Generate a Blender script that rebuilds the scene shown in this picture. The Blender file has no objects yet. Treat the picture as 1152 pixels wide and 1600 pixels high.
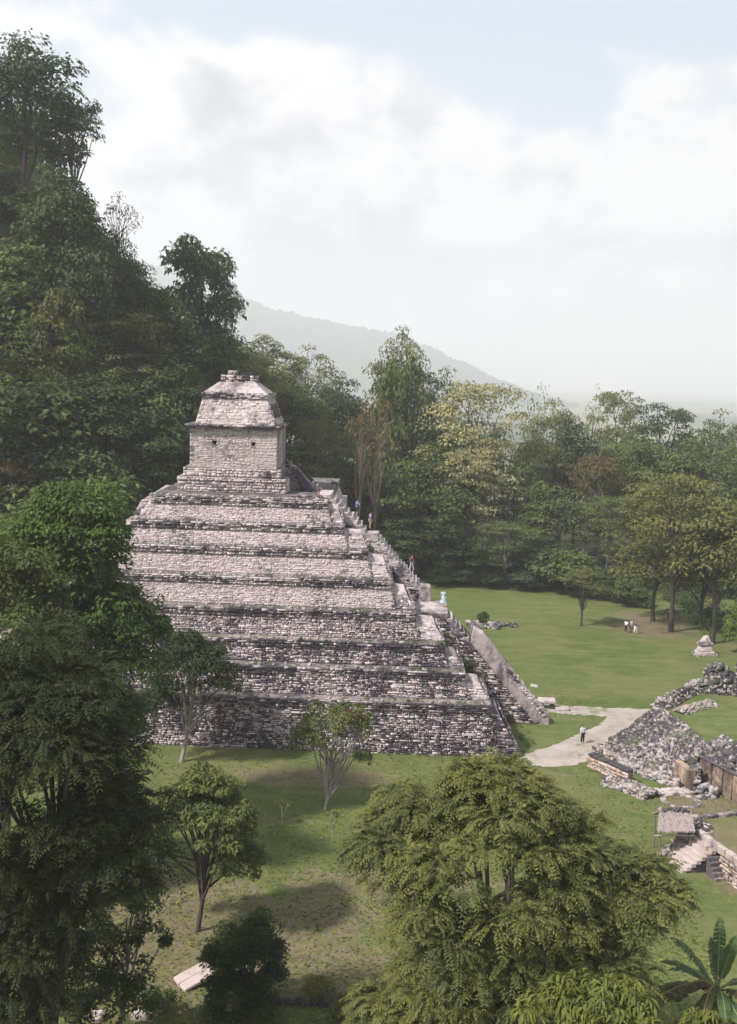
import bpy, math
import numpy as np
from mathutils import Vector, Matrix, Euler
R_ = math.radians
S = bpy.context.scene
COL = S.collection

# ------------------------------------------------------------------ camera, sky, sun, exposure
CAM_H, FPX, PITCH, ROLL = 32.0, 1700.0, R_(7.086), R_(1.75)
cam = bpy.data.cameras.new('camera'); camo = bpy.data.objects.new('camera', cam); COL.objects.link(camo)
cam.sensor_fit = 'VERTICAL'; cam.sensor_height = 36.0; cam.lens = 36.0*FPX/1600.0
cam.clip_start = 0.5; cam.clip_end = 40000
camo.matrix_world = Matrix.Translation((0, 0, CAM_H)) @ Matrix.Rotation(math.pi/2-PITCH, 4, 'X') @ Matrix.Rotation(ROLL, 4, 'Z')
S.camera = camo

SUN_EL, SUN_AZ = R_(48), R_(-122)          # azimuth measured from +Y towards +X: the sun stands to the left, a little behind the camera
w = bpy.data.worlds.new('World'); S.world = w; w.use_nodes = True
nt = w.node_tree; nt.nodes.clear()
def N(t, kind, **kw):
    n = t.nodes.new(kind)
    for k, v in kw.items(): setattr(n, k, v)
    return n
def world():
    L = nt.links.new
    out = N(nt, 'ShaderNodeOutputWorld'); bg = N(nt, 'ShaderNodeBackground'); bg.inputs['Strength'].default_value = 0.06
    sky = N(nt, 'ShaderNodeTexSky', sky_type='NISHITA', sun_disc=False, sun_elevation=SUN_EL, sun_rotation=SUN_AZ, dust_density=2.0)
    tc = N(nt, 'ShaderNodeTexCoord')
    mp = N(nt, 'ShaderNodeMapping'); mp.inputs['Scale'].default_value = (1, 1, 1.5); mp.inputs['Rotation'].default_value = (0, 0, .13); mp.inputs['Location'].default_value = (1.7, 2.4, .35)
    L(tc.outputs['Generated'], mp.inputs['Vector'])
    def nz(scale, detail, rough, dist=0.0):
        n = N(nt, 'ShaderNodeTexNoise'); n.inputs['Scale'].default_value = scale; n.inputs['Detail'].default_value = detail
        n.inputs['Roughness'].default_value = rough; n.inputs['Distortion'].default_value = dist; L(mp.outputs[0], n.inputs['Vector']); return n.outputs['Fac']
    def ma(op, a, b):
        n = N(nt, 'ShaderNodeMath', operation=op)
        for i, x in enumerate((a, b)):
            if isinstance(x, (int, float)): n.inputs[i].default_value = x
            else: L(x, n.inputs[i])
        return n.outputs[0]
    def mr(x, a, b, c=0.0, d=1.0):
        n = N(nt, 'ShaderNodeMapRange', interpolation_type='SMOOTHSTEP')
        for k, q in zip(('From Min', 'From Max', 'To Min', 'To Max'), (a, b, c, d)): n.inputs[k].default_value = q
        L(x, n.inputs['Value']); return n.outputs[0]
    sep = N(nt, 'ShaderNodeSeparateXYZ'); L(tc.outputs['Generated'], sep.inputs[0]); zz = ma('MAXIMUM', sep.outputs['Z'], 0.0)
    # cumulus banks that thin out upwards: billowing edge, bright rims, grey bellies
    vv = ma('ADD', ma('MULTIPLY', nz(7.0, 8, .52), .55), ma('MULTIPLY', nz(1.7, 2, .5), .75))
    vv = ma('SUBTRACT', vv, ma('MULTIPLY', ma('MINIMUM', ma('SUBTRACT', zz, .19), .12), 1.5))
    mx_cover = mr(vv, .575, .645)
    body = ma('ADD', ma('MULTIPLY', nz(4.2, 7, .55), .5), ma('MULTIPLY', nz(11.0, 7, .6), .5))
    shade = ma('ADD', mr(body, .43, .58), ma('MULTIPLY', mr(vv, .74, .62), .55))
    ramp = N(nt, 'ShaderNodeValToRGB'); e = ramp.color_ramp.elements
    e[0].position = 0.1; e[0].color = (3.0, 3.05, 3.25, 1); e[1].position = .95; e[1].color = (5.6, 5.53, 5.45, 1)
    L(shade, ramp.inputs['Fac'])
    skm = N(nt, 'ShaderNodeMix', data_type='RGBA', blend_type='MIX'); skm.inputs['Factor'].default_value = 0.8
    L(sky.outputs[0], skm.inputs[6]); skm.inputs[7].default_value = (3.4, 4.0, 4.7, 1)       # thin high veil over the blue
    mix = N(nt, 'ShaderNodeMix', data_type='RGBA'); L(mx_cover, mix.inputs['Factor']); L(skm.outputs[2], mix.inputs[6]); L(ramp.outputs[0], mix.inputs[7])
    L(mix.outputs[2], bg.inputs['Color']); L(bg.outputs[0], out.inputs['Surface'])
world()
sun = bpy.data.lights.new('sun', 'SUN'); suno = bpy.data.objects.new('sun', sun); COL.objects.link(suno)
sun.energy = 2.6; sun.angle = R_(4); sun.color = (1.0, 0.96, 0.92)
sd = Vector((math.sin(SUN_AZ)*math.cos(SUN_EL), math.cos(SUN_AZ)*math.cos(SUN_EL), math.sin(SUN_EL)))
suno.rotation_euler = sd.to_track_quat('Z', 'Y').to_euler(); suno.location = (0, 0, 150)
S.view_settings.view_transform = 'Standard'; S.view_settings.look = 'None'; S.view_settings.gamma = 1.0
S.view_settings.use_curve_mapping = False; S.view_settings.exposure = 1.55
S.render.engine = 'CYCLES'
S.cycles.max_bounces = 6; S.cycles.diffuse_bounces = 3; S.cycles.transmission_bounces = 3; S.cycles.volume_bounces = 4
S.cycles.use_denoising = True

# ------------------------------------------------------------------ helpers
def ray(px, py):
    x, y = px-576.0, py-800.0
    c, s = math.cos(-ROLL), math.sin(-ROLL); x, y = c*x-s*y, s*x+c*y
    F = Vector((0, math.cos(PITCH), -math.sin(PITCH))); U = Vector((0, math.sin(PITCH), math.cos(PITCH)))
    return Vector((1, 0, 0))*(x/FPX) + F - U*(y/FPX)
def G(px, py, z=0.0):                      # photo pixel -> point on the level z
    d = ray(px, py); return Vector((0, 0, CAM_H)) + d*((z-CAM_H)/d.z)
def D(px, py, Y):                          # photo pixel -> point at depth Y
    d = ray(px, py); return Vector((0, 0, CAM_H)) + d*(Y/d.y)
def sst(a, b, x):
    t = np.clip((np.asarray(x, float)-a)/(b-a), 0, 1); return t*t*(3-2*t)
_rs = np.random.RandomState(5); _ph = _rs.rand(12, 3)*6.28; _kk = _rs.randn(12, 2)
def wob(x, y, f=1.0):                      # cheap smooth noise, about -1..1
    s = 0
    for i in range(6): s = s + np.sin(_kk[i, 0]*x*f*(1+.35*i) + _kk[i, 1]*y*f*(1+.35*i) + _ph[i, 0])/(1+.5*i)
    return s/2.6
def terrain(x, y):
    x = np.asarray(x, float); y = np.asarray(y, float)
    h = 60*sst(0, 52, -x-4)*sst(0, 52, y-103)
    h = h*sst(250, 160, y)
    h = h + 14*sst(25, -20, x)*sst(150, 205, y)*sst(420, 260, y)
    h = h - 40*sst(240, 620, y)
    return h
def tz(x, y): return float(terrain(x, y))
def tag(o, label=None, cat=None, group=None, kind=None):
    if label: o['label'] = label
    if cat: o['category'] = cat
    if group: o['group'] = group
    if kind: o['kind'] = kind
    return o
def empty(name, loc=(0, 0, 0), rz=0.0, label=None, cat=None, group=None):
    o = bpy.data.objects.new(name, None); COL.objects.link(o); o.location = loc; o.rotation_euler = (0, 0, rz); o.empty_display_size = .5
    return tag(o, label, cat, group)
def link(name, me, mat=None, parent=None, color=None, loc=None):
    o = bpy.data.objects.new(name, me); COL.objects.link(o)
    if mat is not None and not me.materials: me.materials.append(mat)
    if parent is not None: o.parent = parent
    if color is not None: o.color = (*color, 1) if len(color) == 3 else color
    if loc is not None: o.location = loc
    return o
def qmesh(name, V, F, tone=None, smooth=False):          # V (n,3), F (m,4) quads or (m,3) tris
    me = bpy.data.meshes.new(name); V = np.asarray(V, np.float32); F = np.asarray(F, np.int32); k = F.shape[1]
    me.vertices.add(len(V)); me.vertices.foreach_set('co', V.ravel())
    me.loops.add(F.size); me.loops.foreach_set('vertex_index', F.ravel())
    me.polygons.add(len(F)); me.polygons.foreach_set('loop_start', np.arange(0, F.size, k, dtype=np.int32))
    if smooth: me.polygons.foreach_set('use_smooth', np.ones(len(F), bool))
    me.update(calc_edges=True)
    if tone is not None:
        at = me.attributes.new('tone', 'FLOAT', 'POINT'); at.data.foreach_set('value', np.asarray(tone, np.float32))
    return me
V3 = lambda *a: np.array(a, float)
def unit(v): return v/(np.linalg.norm(v, axis=-1, keepdims=True)+1e-9)
class MB:                                   # small mesh collector (polygons of any size)
    def __init__(s): s.v = []; s.f = []
    def add(s, vs, fs):
        b = len(s.v); s.v += [tuple(p) for p in vs]; s.f += [tuple(b+i for i in f) for f in fs]; return s
    def box(s, a, b): return s.hexa([(a[0], a[1], a[2]), (b[0], a[1], a[2]), (b[0], b[1], a[2]), (a[0], b[1], a[2]),
                                     (a[0], a[1], b[2]), (b[0], a[1], b[2]), (b[0], b[1], b[2]), (a[0], b[1], b[2])])
    def hexa(s, p): return s.add(p, [(3, 2, 1, 0), (4, 5, 6, 7), (0, 1, 5, 4), (1, 2, 6, 5), (2, 3, 7, 6), (3, 0, 4, 7)])
    def prism(s, poly, v0, v1):             # polygon in (u,z), extruded along v
        n = len(poly)
        vs = [(u, v0, z) for u, z in poly]+[(u, v1, z) for u, z in poly]
        return s.add(vs, [tuple(range(n)), tuple(range(2*n-1, n-1, -1))]+[(i, i+n, (i+1) % n+n, (i+1) % n) for i in range(n)])
    def build(s, name, mat, parent=None, color=None, bevel=0, jit=0, seed=0):
        me = bpy.data.meshes.new(name)
        v = np.array(s.v, float)
        if jit: v = v + np.random.RandomState(seed).uniform(-jit, jit, v.shape)
        me.from_pydata([tuple(p) for p in v], [], s.f); me.validate(); me.update()
        import bmesh
        bm = bmesh.new(); bm.from_mesh(me); bmesh.ops.recalc_face_normals(bm, faces=bm.faces[:])
        if bevel:
            bmesh.ops.bevel(bm, geom=bm.edges[:], offset=bevel, segments=1, affect='EDGES', clamp_overlap=True)
        bm.to_mesh(me); bm.free()
        return link(name, me, mat, parent, color)
def copy_part(o, parent, name=None):
    c = o.copy(); COL.objects.link(c); c.parent = parent
    return c

# ------------------------------------------------------------------ materials
def newmat(name):
    m = bpy.data.materials.new(name); m.use_nodes = True; t = m.node_tree
    b = t.nodes['Principled BSDF']; b.inputs['Roughness'].default_value = 0.9; b.inputs['Specular IOR Level'].default_value = 0.15
    return m, t, b
def noise(t, vec, scale, detail=5, rough=.6, dist=0):
    n = N(t, 'ShaderNodeTexNoise'); n.inputs['Scale'].default_value = scale; n.inputs['Detail'].default_value = detail
    n.inputs['Roughness'].default_value = rough; n.inputs['Distortion'].default_value = dist
    if vec is not None: t.links.new(vec, n.inputs['Vector'])
    return n.outputs['Fac']
def mrange(t, val, a, b, c=0, d=1, smooth=True):
    n = N(t, 'ShaderNodeMapRange'); n.interpolation_type = 'SMOOTHSTEP' if smooth else 'LINEAR'
    for k, x in zip(('From Min', 'From Max', 'To Min', 'To Max'), (a, b, c, d)): n.inputs[k].default_value = x
    t.links.new(val, n.inputs['Value']); return n.outputs[0]
def mathn(t, op, a, b=None):
    n = N(t, 'ShaderNodeMath', operation=op)
    for i, x in enumerate((a, b)):
        if x is None: continue
        if isinstance(x, (int, float)): n.inputs[i].default_value = x
        else: t.links.new(x, n.inputs[i])
    return n.outputs[0]
def mixc(t, fac, a, b, blend='MIX'):
    n = N(t, 'ShaderNodeMix', data_type='RGBA', blend_type=blend)
    for k, x in ((0, fac), (6, a), (7, b)):
        if isinstance(x, (int, float)): n.inputs[k].default_value = x
        elif isinstance(x, tuple): n.inputs[k].default_value = (*x, 1) if len(x) == 3 else x
        else: t.links.new(x, n.inputs[k])
    return n.outputs[2]
def bump(t, b, h, strength=.5, dist=.05):
    n = N(t, 'ShaderNodeBump'); n.inputs['Strength'].default_value = strength; n.inputs['Distance'].default_value = dist
    t.links.new(h, n.inputs['Height']); t.links.new(n.outputs[0], b.inputs['Normal'])

def stone_mat(name, pale, tan, dark, moss=.0, base_stain=0.0):
    # limestone with black lichen; object colour R = how much lichen, G = how warm
    m, t, b = newmat(name)
    geo = N(t, 'ShaderNodeNewGeometry'); pos = geo.outputs['Position']
    oi = N(t, 'ShaderNodeObjectInfo'); sc = N(t, 'ShaderNodeSeparateColor'); t.links.new(oi.outputs['Color'], sc.inputs[0])
    at = N(t, 'ShaderNodeAttribute', attribute_name='tone'); tone = at.outputs['Fac']
    n_big = noise(t, pos, .28, 6, .62, .4); n_fine = noise(t, pos, 2.6, 5, .65); n_grain = noise(t, pos, 14, 3, .6)
    col = mixc(t, mrange(t, tone, .2, 1.0), tan, pale)
    col = mixc(t, mathn(t, 'MULTIPLY', mrange(t, n_fine, .35, .75), .55), col, tan)
    col = mixc(t, mathn(t, 'MULTIPLY', sc.outputs['Green'], mrange(t, n_big, .3, .6)), col, (.46, .33, .22))
    # lichen: large patches + per stone luck + fine break-up + object level
    s = mathn(t, 'ADD', mathn(t, 'MULTIPLY', n_big, 1.1), mathn(t, 'MULTIPLY', n_fine, .75))
    s = mathn(t, 'ADD', s, mathn(t, 'MULTIPLY', mathn(t, 'SUBTRACT', .5, tone), .5))
    s = mathn(t, 'ADD', s, mathn(t, 'MULTIPLY', mathn(t, 'SUBTRACT', sc.outputs['Red'], .5), .8))
    ms = N(t, 'ShaderNodeMapping'); ms.inputs['Scale'].default_value = (1.1, 1.1, .13); t.links.new(pos, ms.inputs[0])
    s = mathn(t, 'ADD', s, mathn(t, 'MULTIPLY', mathn(t, 'SUBTRACT', noise(t, ms.outputs[0], 1.0, 4, .65), .5), .75))      # water streaks
    col = mixc(t, mrange(t, s, .80+base_stain, 1.26+base_stain), col, dark)
    if moss: col = mixc(t, mathn(t, 'MULTIPLY', mrange(t, noise(t, pos, .5, 4), .52, .66), moss), col, (.07, .10, .025))
    col = mixc(t, mathn(t, 'MULTIPLY', n_grain, .35), col, (.09, .08, .085))
    t.links.new(col, b.inputs['Base Color'])
    bump(t, b, noise(t, pos, 7, 6, .7), .6, .06)
    return m
M = {}
M['stone'] = stone_mat('limestone_masonry', (.68, .58, .575), (.50, .41, .405), (.060, .046, .062))
M['core'] = stone_mat('mortar_core', (.42, .35, .34), (.31, .25, .25), (.035, .030, .036))
M['plaster'] = stone_mat('weathered_plaster', (.67, .575, .565), (.53, .445, .435), (.10, .085, .095), base_stain=.12)
M['ledge'] = stone_mat('worn_ledge', (.46, .40, .37), (.36, .30, .27), (.07, .06, .06), moss=.5, base_stain=.02)
M['rubble'] = stone_mat('grey_rubble', (.48, .43, .42), (.33, .285, .28), (.06, .052, .06), moss=.55)
M['warmwall'] = stone_mat('stained_plaster', (.56, .46, .36), (.46, .34, .24), (.10, .07, .06), base_stain=.1)

def leaf_mat():
    m, t, b = newmat('leaves')
    oi = N(t, 'ShaderNodeObjectInfo'); at = N(t, 'ShaderNodeAttribute', attribute_name='tone')
    geo = N(t, 'ShaderNodeNewGeometry')
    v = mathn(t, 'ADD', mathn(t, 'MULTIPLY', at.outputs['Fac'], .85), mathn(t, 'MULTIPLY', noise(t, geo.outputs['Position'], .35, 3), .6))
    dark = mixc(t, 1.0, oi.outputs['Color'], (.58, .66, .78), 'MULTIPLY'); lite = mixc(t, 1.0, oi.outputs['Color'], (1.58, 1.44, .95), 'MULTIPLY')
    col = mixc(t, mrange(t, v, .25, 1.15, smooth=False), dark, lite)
    t.links.new(col, b.inputs['Base Color']); b.inputs['Roughness'].default_value = .62; b.inputs['Specular IOR Level'].default_value = .14
    tr = N(t, 'ShaderNodeBsdfTranslucent'); t.links.new(mixc(t, 1.0, col, (1.25, 1.3, .6), 'MULTIPLY'), tr.inputs['Color'])
    ms = N(t, 'ShaderNodeMixShader'); ms.inputs[0].default_value = .28
    t.links.new(b.outputs[0], ms.inputs[1]); t.links.new(tr.outputs[0], ms.inputs[2])
    t.links.new(ms.outputs[0], t.nodes['Material Output'].inputs['Surface'])
    return m
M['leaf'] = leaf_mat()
def bark_mat():
    m, t, b = newmat('bark')
    oi = N(t, 'ShaderNodeObjectInfo'); geo = N(t, 'ShaderNodeNewGeometry')
    mp = N(t, 'ShaderNodeMapping'); mp.inputs['Scale'].default_value = (5, 5, 1.1); t.links.new(geo.outputs['Position'], mp.inputs[0])
    n = noise(t, mp.outputs[0], 1.6, 5, .7)
    col = mixc(t, mrange(t, n, .3, .7), mixc(t, 1.0, oi.outputs['Color'], (.5, .5, .52), 'MULTIPLY'), oi.outputs['Color'])
    t.links.new(col, b.inputs['Base Color']); bump(t, b, n, .7, .05)
    return m
M['bark'] = bark_mat()
def tint_mat(name, rough=.8, spec=.2, nscale=8, amt=.35):
    m, t, b = newmat(name); oi = N(t, 'ShaderNodeObjectInfo'); geo = N(t, 'ShaderNodeNewGeometry')
    n = noise(t, geo.outputs['Position'], nscale, 3)
    t.links.new(mixc(t, mathn(t, 'MULTIPLY', mrange(t, n, .3, .7), amt), oi.outputs['Color'], mixc(t, 1.0, oi.outputs['Color'], (.45, .45, .45), 'MULTIPLY')), b.inputs['Base Color'])
    b.inputs['Roughness'].default_value = rough; b.inputs['Specular IOR Level'].default_value = spec
    return m
M['cloth'] = tint_mat('cloth'); M['skin'] = tint_mat('skin', .6, .3, 20, .1); M['wood'] = tint_mat('weathered_wood', .8, .2, 6, .5)
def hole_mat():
    m, t, b = newmat('painted_interior_shade'); b.inputs['Base Color'].default_value = (.02, .017, .02, 1); return m  # near-black colour stands in for the shade inside the temple
M['dark'] = hole_mat()

def ground_mat():
    m, t, b = newmat('lawn')
    geo = N(t, 'ShaderNodeNewGeometry'); pos = geo.outputs['Position']
    sp = N(t, 'ShaderNodeSeparateXYZ'); t.links.new(pos, sp.inputs[0])
    mp = N(t, 'ShaderNodeMapping'); mp.inputs['Scale'].default_value = (1, 1, .2); t.links.new(pos, mp.inputs[0]); p = mp.outputs[0]
    big = noise(t, p, .06, 5, .6, .5); mid = noise(t, p, .35, 6, .65, .3); fine = noise(t, p, 2.2, 6, .75); vf = noise(t, p, 9, 4, .8)
    g = mixc(t, mrange(t, mid, .3, .7), (.074, .102, .025), (.130, .153, .045))
    g = mixc(t, mrange(t, big, .35, .65), g, mixc(t, mrange(t, fine, .35, .65), (.100, .130, .033), (.158, .168, .058)))
    g = mixc(t, mathn(t, 'MULTIPLY', mrange(t, vf, .35, .7), .5), g, (.05, .075, .018))
    # dry, worn soil: noise, plus the trodden places (under the near trees, at the far tree line)
    def spot(x, y, rx, ry):
        dx = mathn(t, 'DIVIDE', mathn(t, 'SUBTRACT', sp.outputs['X'], x), rx); dy = mathn(t, 'DIVIDE', mathn(t, 'SUBTRACT', sp.outputs['Y'], y), ry)
        r2 = mathn(t, 'ADD', mathn(t, 'MULTIPLY', dx, dx), mathn(t, 'MULTIPLY', dy, dy))
        return mrange(t, r2, 1.7, 0.0)
    worn = None
    for a in [(-9.5, 58, 6.5, 8), (-4, 61, 6, 3.2), (-13.5, 63, 5, 5), (-2, 55.5, 9, 3.0), (2, 66, 8, 2.4), (39, 147, 5, 4.5), (38, 141, 6, 5), (-4, 84, 8, 2.2), (12.5, 86.5, 5, 2.0), (27, 80, 4, 4), (27, 69.5, 5, 5), (11, 48, 5, 3)]:
        s_ = spot(*a); worn = s_ if worn is None else mathn(t, 'MAXIMUM', worn, s_)
    wn = mathn(t, 'ADD', mathn(t, 'MULTIPLY', worn, .54), mathn(t, 'MULTIPLY', mathn(t, 'SUBTRACT', mid, .46), 1.3))
    wn = mathn(t, 'ADD', wn, mathn(t, 'MULTIPLY', mathn(t, 'SUBTRACT', fine, .5), .9))
    soil = mixc(t, mrange(t, fine, .35, .65), (.15, .105, .075), (.215, .155, .115))
    g = mixc(t, mathn(t, 'MULTIPLY', mrange(t, wn, .16, .52), .8), g, soil)
    g = mixc(t, mathn(t, 'MULTIPLY', mrange(t, noise(t, p, .8, 7, .7, .6), .42, .66), .45), g, (.060, .082, .022))
    mp3 = N(t, 'ShaderNodeMapping'); mp3.inputs['Scale'].default_value = (.25, 1.6, .2); mp3.inputs['Rotation'].default_value = (0, 0, .5); t.links.new(pos, mp3.inputs[0])
    g = mixc(t, mathn(t, 'MULTIPLY', mrange(t, noise(t, mp3.outputs[0], .55, 4, .6), .48, .68), .4), g, (.185, .170, .085))
    g = mixc(t, mathn(t, 'MULTIPLY', mrange(t, noise(t, p, .11, 5, .6, .8), .46, .64), .42), g, (.165, .145, .066))
    # beyond the clearing the same sheet is wooded floor, then the far plain of fields and woods
    floor_ = mixc(t, mrange(t, fine, .3, .7), (.030, .034, .014), (.060, .050, .028))
    hill = mathn(t, 'MULTIPLY', mrange(t, mathn(t, 'ADD', sp.outputs['Z'], mathn(t, 'MULTIPLY', mid, 1.2)), 1.2, 2.4), mrange(t, sp.outputs['X'], 2, -3))
    far = mrange(t, mathn(t, 'ADD', sp.outputs['Y'], mathn(t, 'MULTIPLY', mid, 5)), 167, 171)
    g = mixc(t, mathn(t, 'MAXIMUM', hill, far), g, floor_)
    mp2 = N(t, 'ShaderNodeMapping'); mp2.inputs['Scale'].default_value = (1, .45, 1); t.links.new(pos, mp2.inputs[0])
    f1 = noise(t, mp2.outputs[0], .0032, 5, .6)
    plain = mixc(t, mrange(t, f1, .42, .58), (.045, .065, .030), (.19, .18, .085))
    g = mixc(t, mrange(t, sp.outputs['Y'], 420, 700), g, plain)
    t.links.new(g, b.inputs['Base Color']); bump(t, b, mathn(t, 'ADD', fine, mathn(t, 'MULTIPLY', vf, .6)), .8, .10)
    return m
M['lawn'] = ground_mat()
def path_mat():
    m, t, b = newmat('gravel_path'); geo = N(t, 'ShaderNodeNewGeometry'); p = geo.outputs['Position']
    a = noise(t, p, .5, 6, .65); f = noise(t, p, 6, 5, .75)
    c = mixc(t, mrange(t, a, .3, .7), (.29, .24, .205), (.41, .35, .31)); c = mixc(t, mathn(t, 'MULTIPLY', mrange(t, f, .4, .7), .4), c, (.24, .20, .165))
    c = mixc(t, mathn(t, 'MULTIPLY', mrange(t, mathn(t, 'ADD', noise(t, p, .38, 5, .65), mathn(t, 'MULTIPLY', f, .35)), .70, .84), .8), c, (.115, .125, .045))
    t.links.new(c, b.inputs['Base Color']); bump(t, b, f, .5, .04); return m
M['path'] = path_mat()
def hills_mat():
    m, t, b = newmat('wooded_hills'); geo = N(t, 'ShaderNodeNewGeometry'); p = geo.outputs['Position']
    a = noise(t, p, .006, 6, .65); f = noise(t, p, .05, 5, .7)
    c = mixc(t, mrange(t, a, .35, .65), (.035, .055, .028), (.075, .090, .045)); c = mixc(t, mathn(t, 'MULTIPLY', mrange(t, f, .4, .65), .6), c, (.025, .04, .02))
    t.links.new(c, b.inputs['Base Color']); bump(t, b, f, 1, 6); return m
M['hills'] = hills_mat()

# ------------------------------------------------------------------ land
def build_ground():
    xs = np.concatenate([[-16000, -9000, -5000, -3000, -1800, -1000, -600, -350, -220, -150], np.arange(-110, 111, 2.0), [150, 220, 350, 600, 1000, 1800, 3000, 5000, 9000, 16000]])
    ys = np.concatenate([[-400, -150, -50, 0, 20], np.arange(30, 240, 2.0), np.arange(240, 640, 20.), [700, 900, 1300, 1900, 2800, 4000, 6000, 9000, 13000, 18000]])
    X, Y = np.meshgrid(xs, ys); Z = terrain(X, Y); n, mth = X.shape
    V = np.stack([X, Y, Z], -1).reshape(-1, 3); i = np.arange(n*mth).reshape(n, mth)
    F = np.stack([i[:-1, :-1], i[:-1, 1:], i[1:, 1:], i[1:, :-1]], -1).reshape(-1, 4)
    tag(link('ground', qmesh('ground', V, F, smooth=True), M['lawn']), kind='structure')
build_ground()
def build_hills():
    prof = [(-200, 405), (100, 405), (240, 415), (300, 432), (370, 462), (420, 485), (470, 498), (540, 512), (600, 520), (640, 536), (690, 556), (740, 575), (775, 597), (800, 612), (850, 640), (1000, 690)]
    Y0 = 4600.0; us = np.linspace(-200, 1000, 260); vs = np.linspace(-1.0, 1.0, 60)
    rs = np.random.RandomState(3)
    hz = [D(px, py, Y0) for px, py in prof]
    hx = np.interp(us, [p[0] for p in prof], [p.x for p in hz]); hh = np.interp(us, [p[0] for p in prof], [p.z for p in hz])
    hh = hh+16*wob(hx, hx*0, .012)+9*wob(hx, hx*0+50, .04)
    U, Vv = np.meshgrid(np.arange(len(us)), vs); X = hx[U]; base = -42.0
    Yy = Y0 + Vv*1500
    gul = wob(X, Yy*.4, .0065)*.10 + wob(X, Yy, .018)*.045
    fall = np.clip(1-np.abs(Vv)**1.25+gul*(np.abs(Vv) > .02)*np.minimum(1, np.abs(Vv)*4), 0, 1.05)
    Z = base+(hh[U]-base)*fall + (rs.rand(*X.shape)-.5)*24
    V = np.stack([X, Yy, Z], -1).reshape(-1, 3); i = np.arange(X.size).reshape(X.shape)
    F = np.stack([i[:-1, :-1], i[:-1, 1:], i[1:, 1:], i[1:, :-1]], -1).reshape(-1, 4)
    tag(link('hills', qmesh('hills', V, F, smooth=True), M['hills']), kind='structure')
build_hills()
def ribbon(name, left, right, mat, z=.006, seed=1, jit=.35):
    rs = np.random.RandomState(seed)
    def dens(L):
        L = np.array(L, float); out = []
        for a, b in zip(L[:-1], L[1:]):
            k = max(2, int(np.linalg.norm(b-a)/.5)); out += [a+(b-a)*i/k for i in range(k)]
        out.append(L[-1]); return np.array(out)
    def resample(L, k):
        d = np.r_[0, np.cumsum(np.linalg.norm(np.diff(L, axis=0), axis=1))]; q = np.linspace(0, d[-1], k)
        return np.stack([np.interp(q, d, L[:, 0]), np.interp(q, d, L[:, 1])], -1)
    k = 90; A = resample(dens(left), k); B = resample(dens(right), k)
    d = unit(B-A); e = np.arange(k)
    A = A-d*(wob(A[:, 0], A[:, 1], 1.3)*jit+rs.uniform(-.3, .3, k))[:, None]; B = B+d*(wob(B[:, 0], B[:, 1], 1.3)*jit+rs.uniform(-.3, .3, k))[:, None]; m = 8
    P = np.stack([A+(B-A)*j/(m-1) for j in range(m)], 1); Z = terrain(P[..., 0], P[..., 1])+z+0.0
    V = np.concatenate([P, Z[..., None]], -1).reshape(-1, 3); i = np.arange(k*m).reshape(k, m)
    F = np.stack([i[:-1, :-1], i[1:, :-1], i[1:, 1:], i[:-1, 1:]], -1).reshape(-1, 4)
    return tag(link(name, qmesh(name, V, F), mat), kind='structure')
g2 = lambda px, py: tuple(G(px, py))[:2]
ribbon('path', [g2(800, 1192), g2(838, 1176), g2(880, 1160), g2(918, 1143), g2(945, 1130), g2(950, 1120), g2(905, 1117), g2(850, 1114)],
       [g2(850, 1199), g2(885, 1196), g2(915, 1186), g2(935, 1170), g2(985, 1142), g2(1040, 1108), g2(950, 1105), g2(850, 1100)], M['path'], .02, 2, .6)

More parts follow.
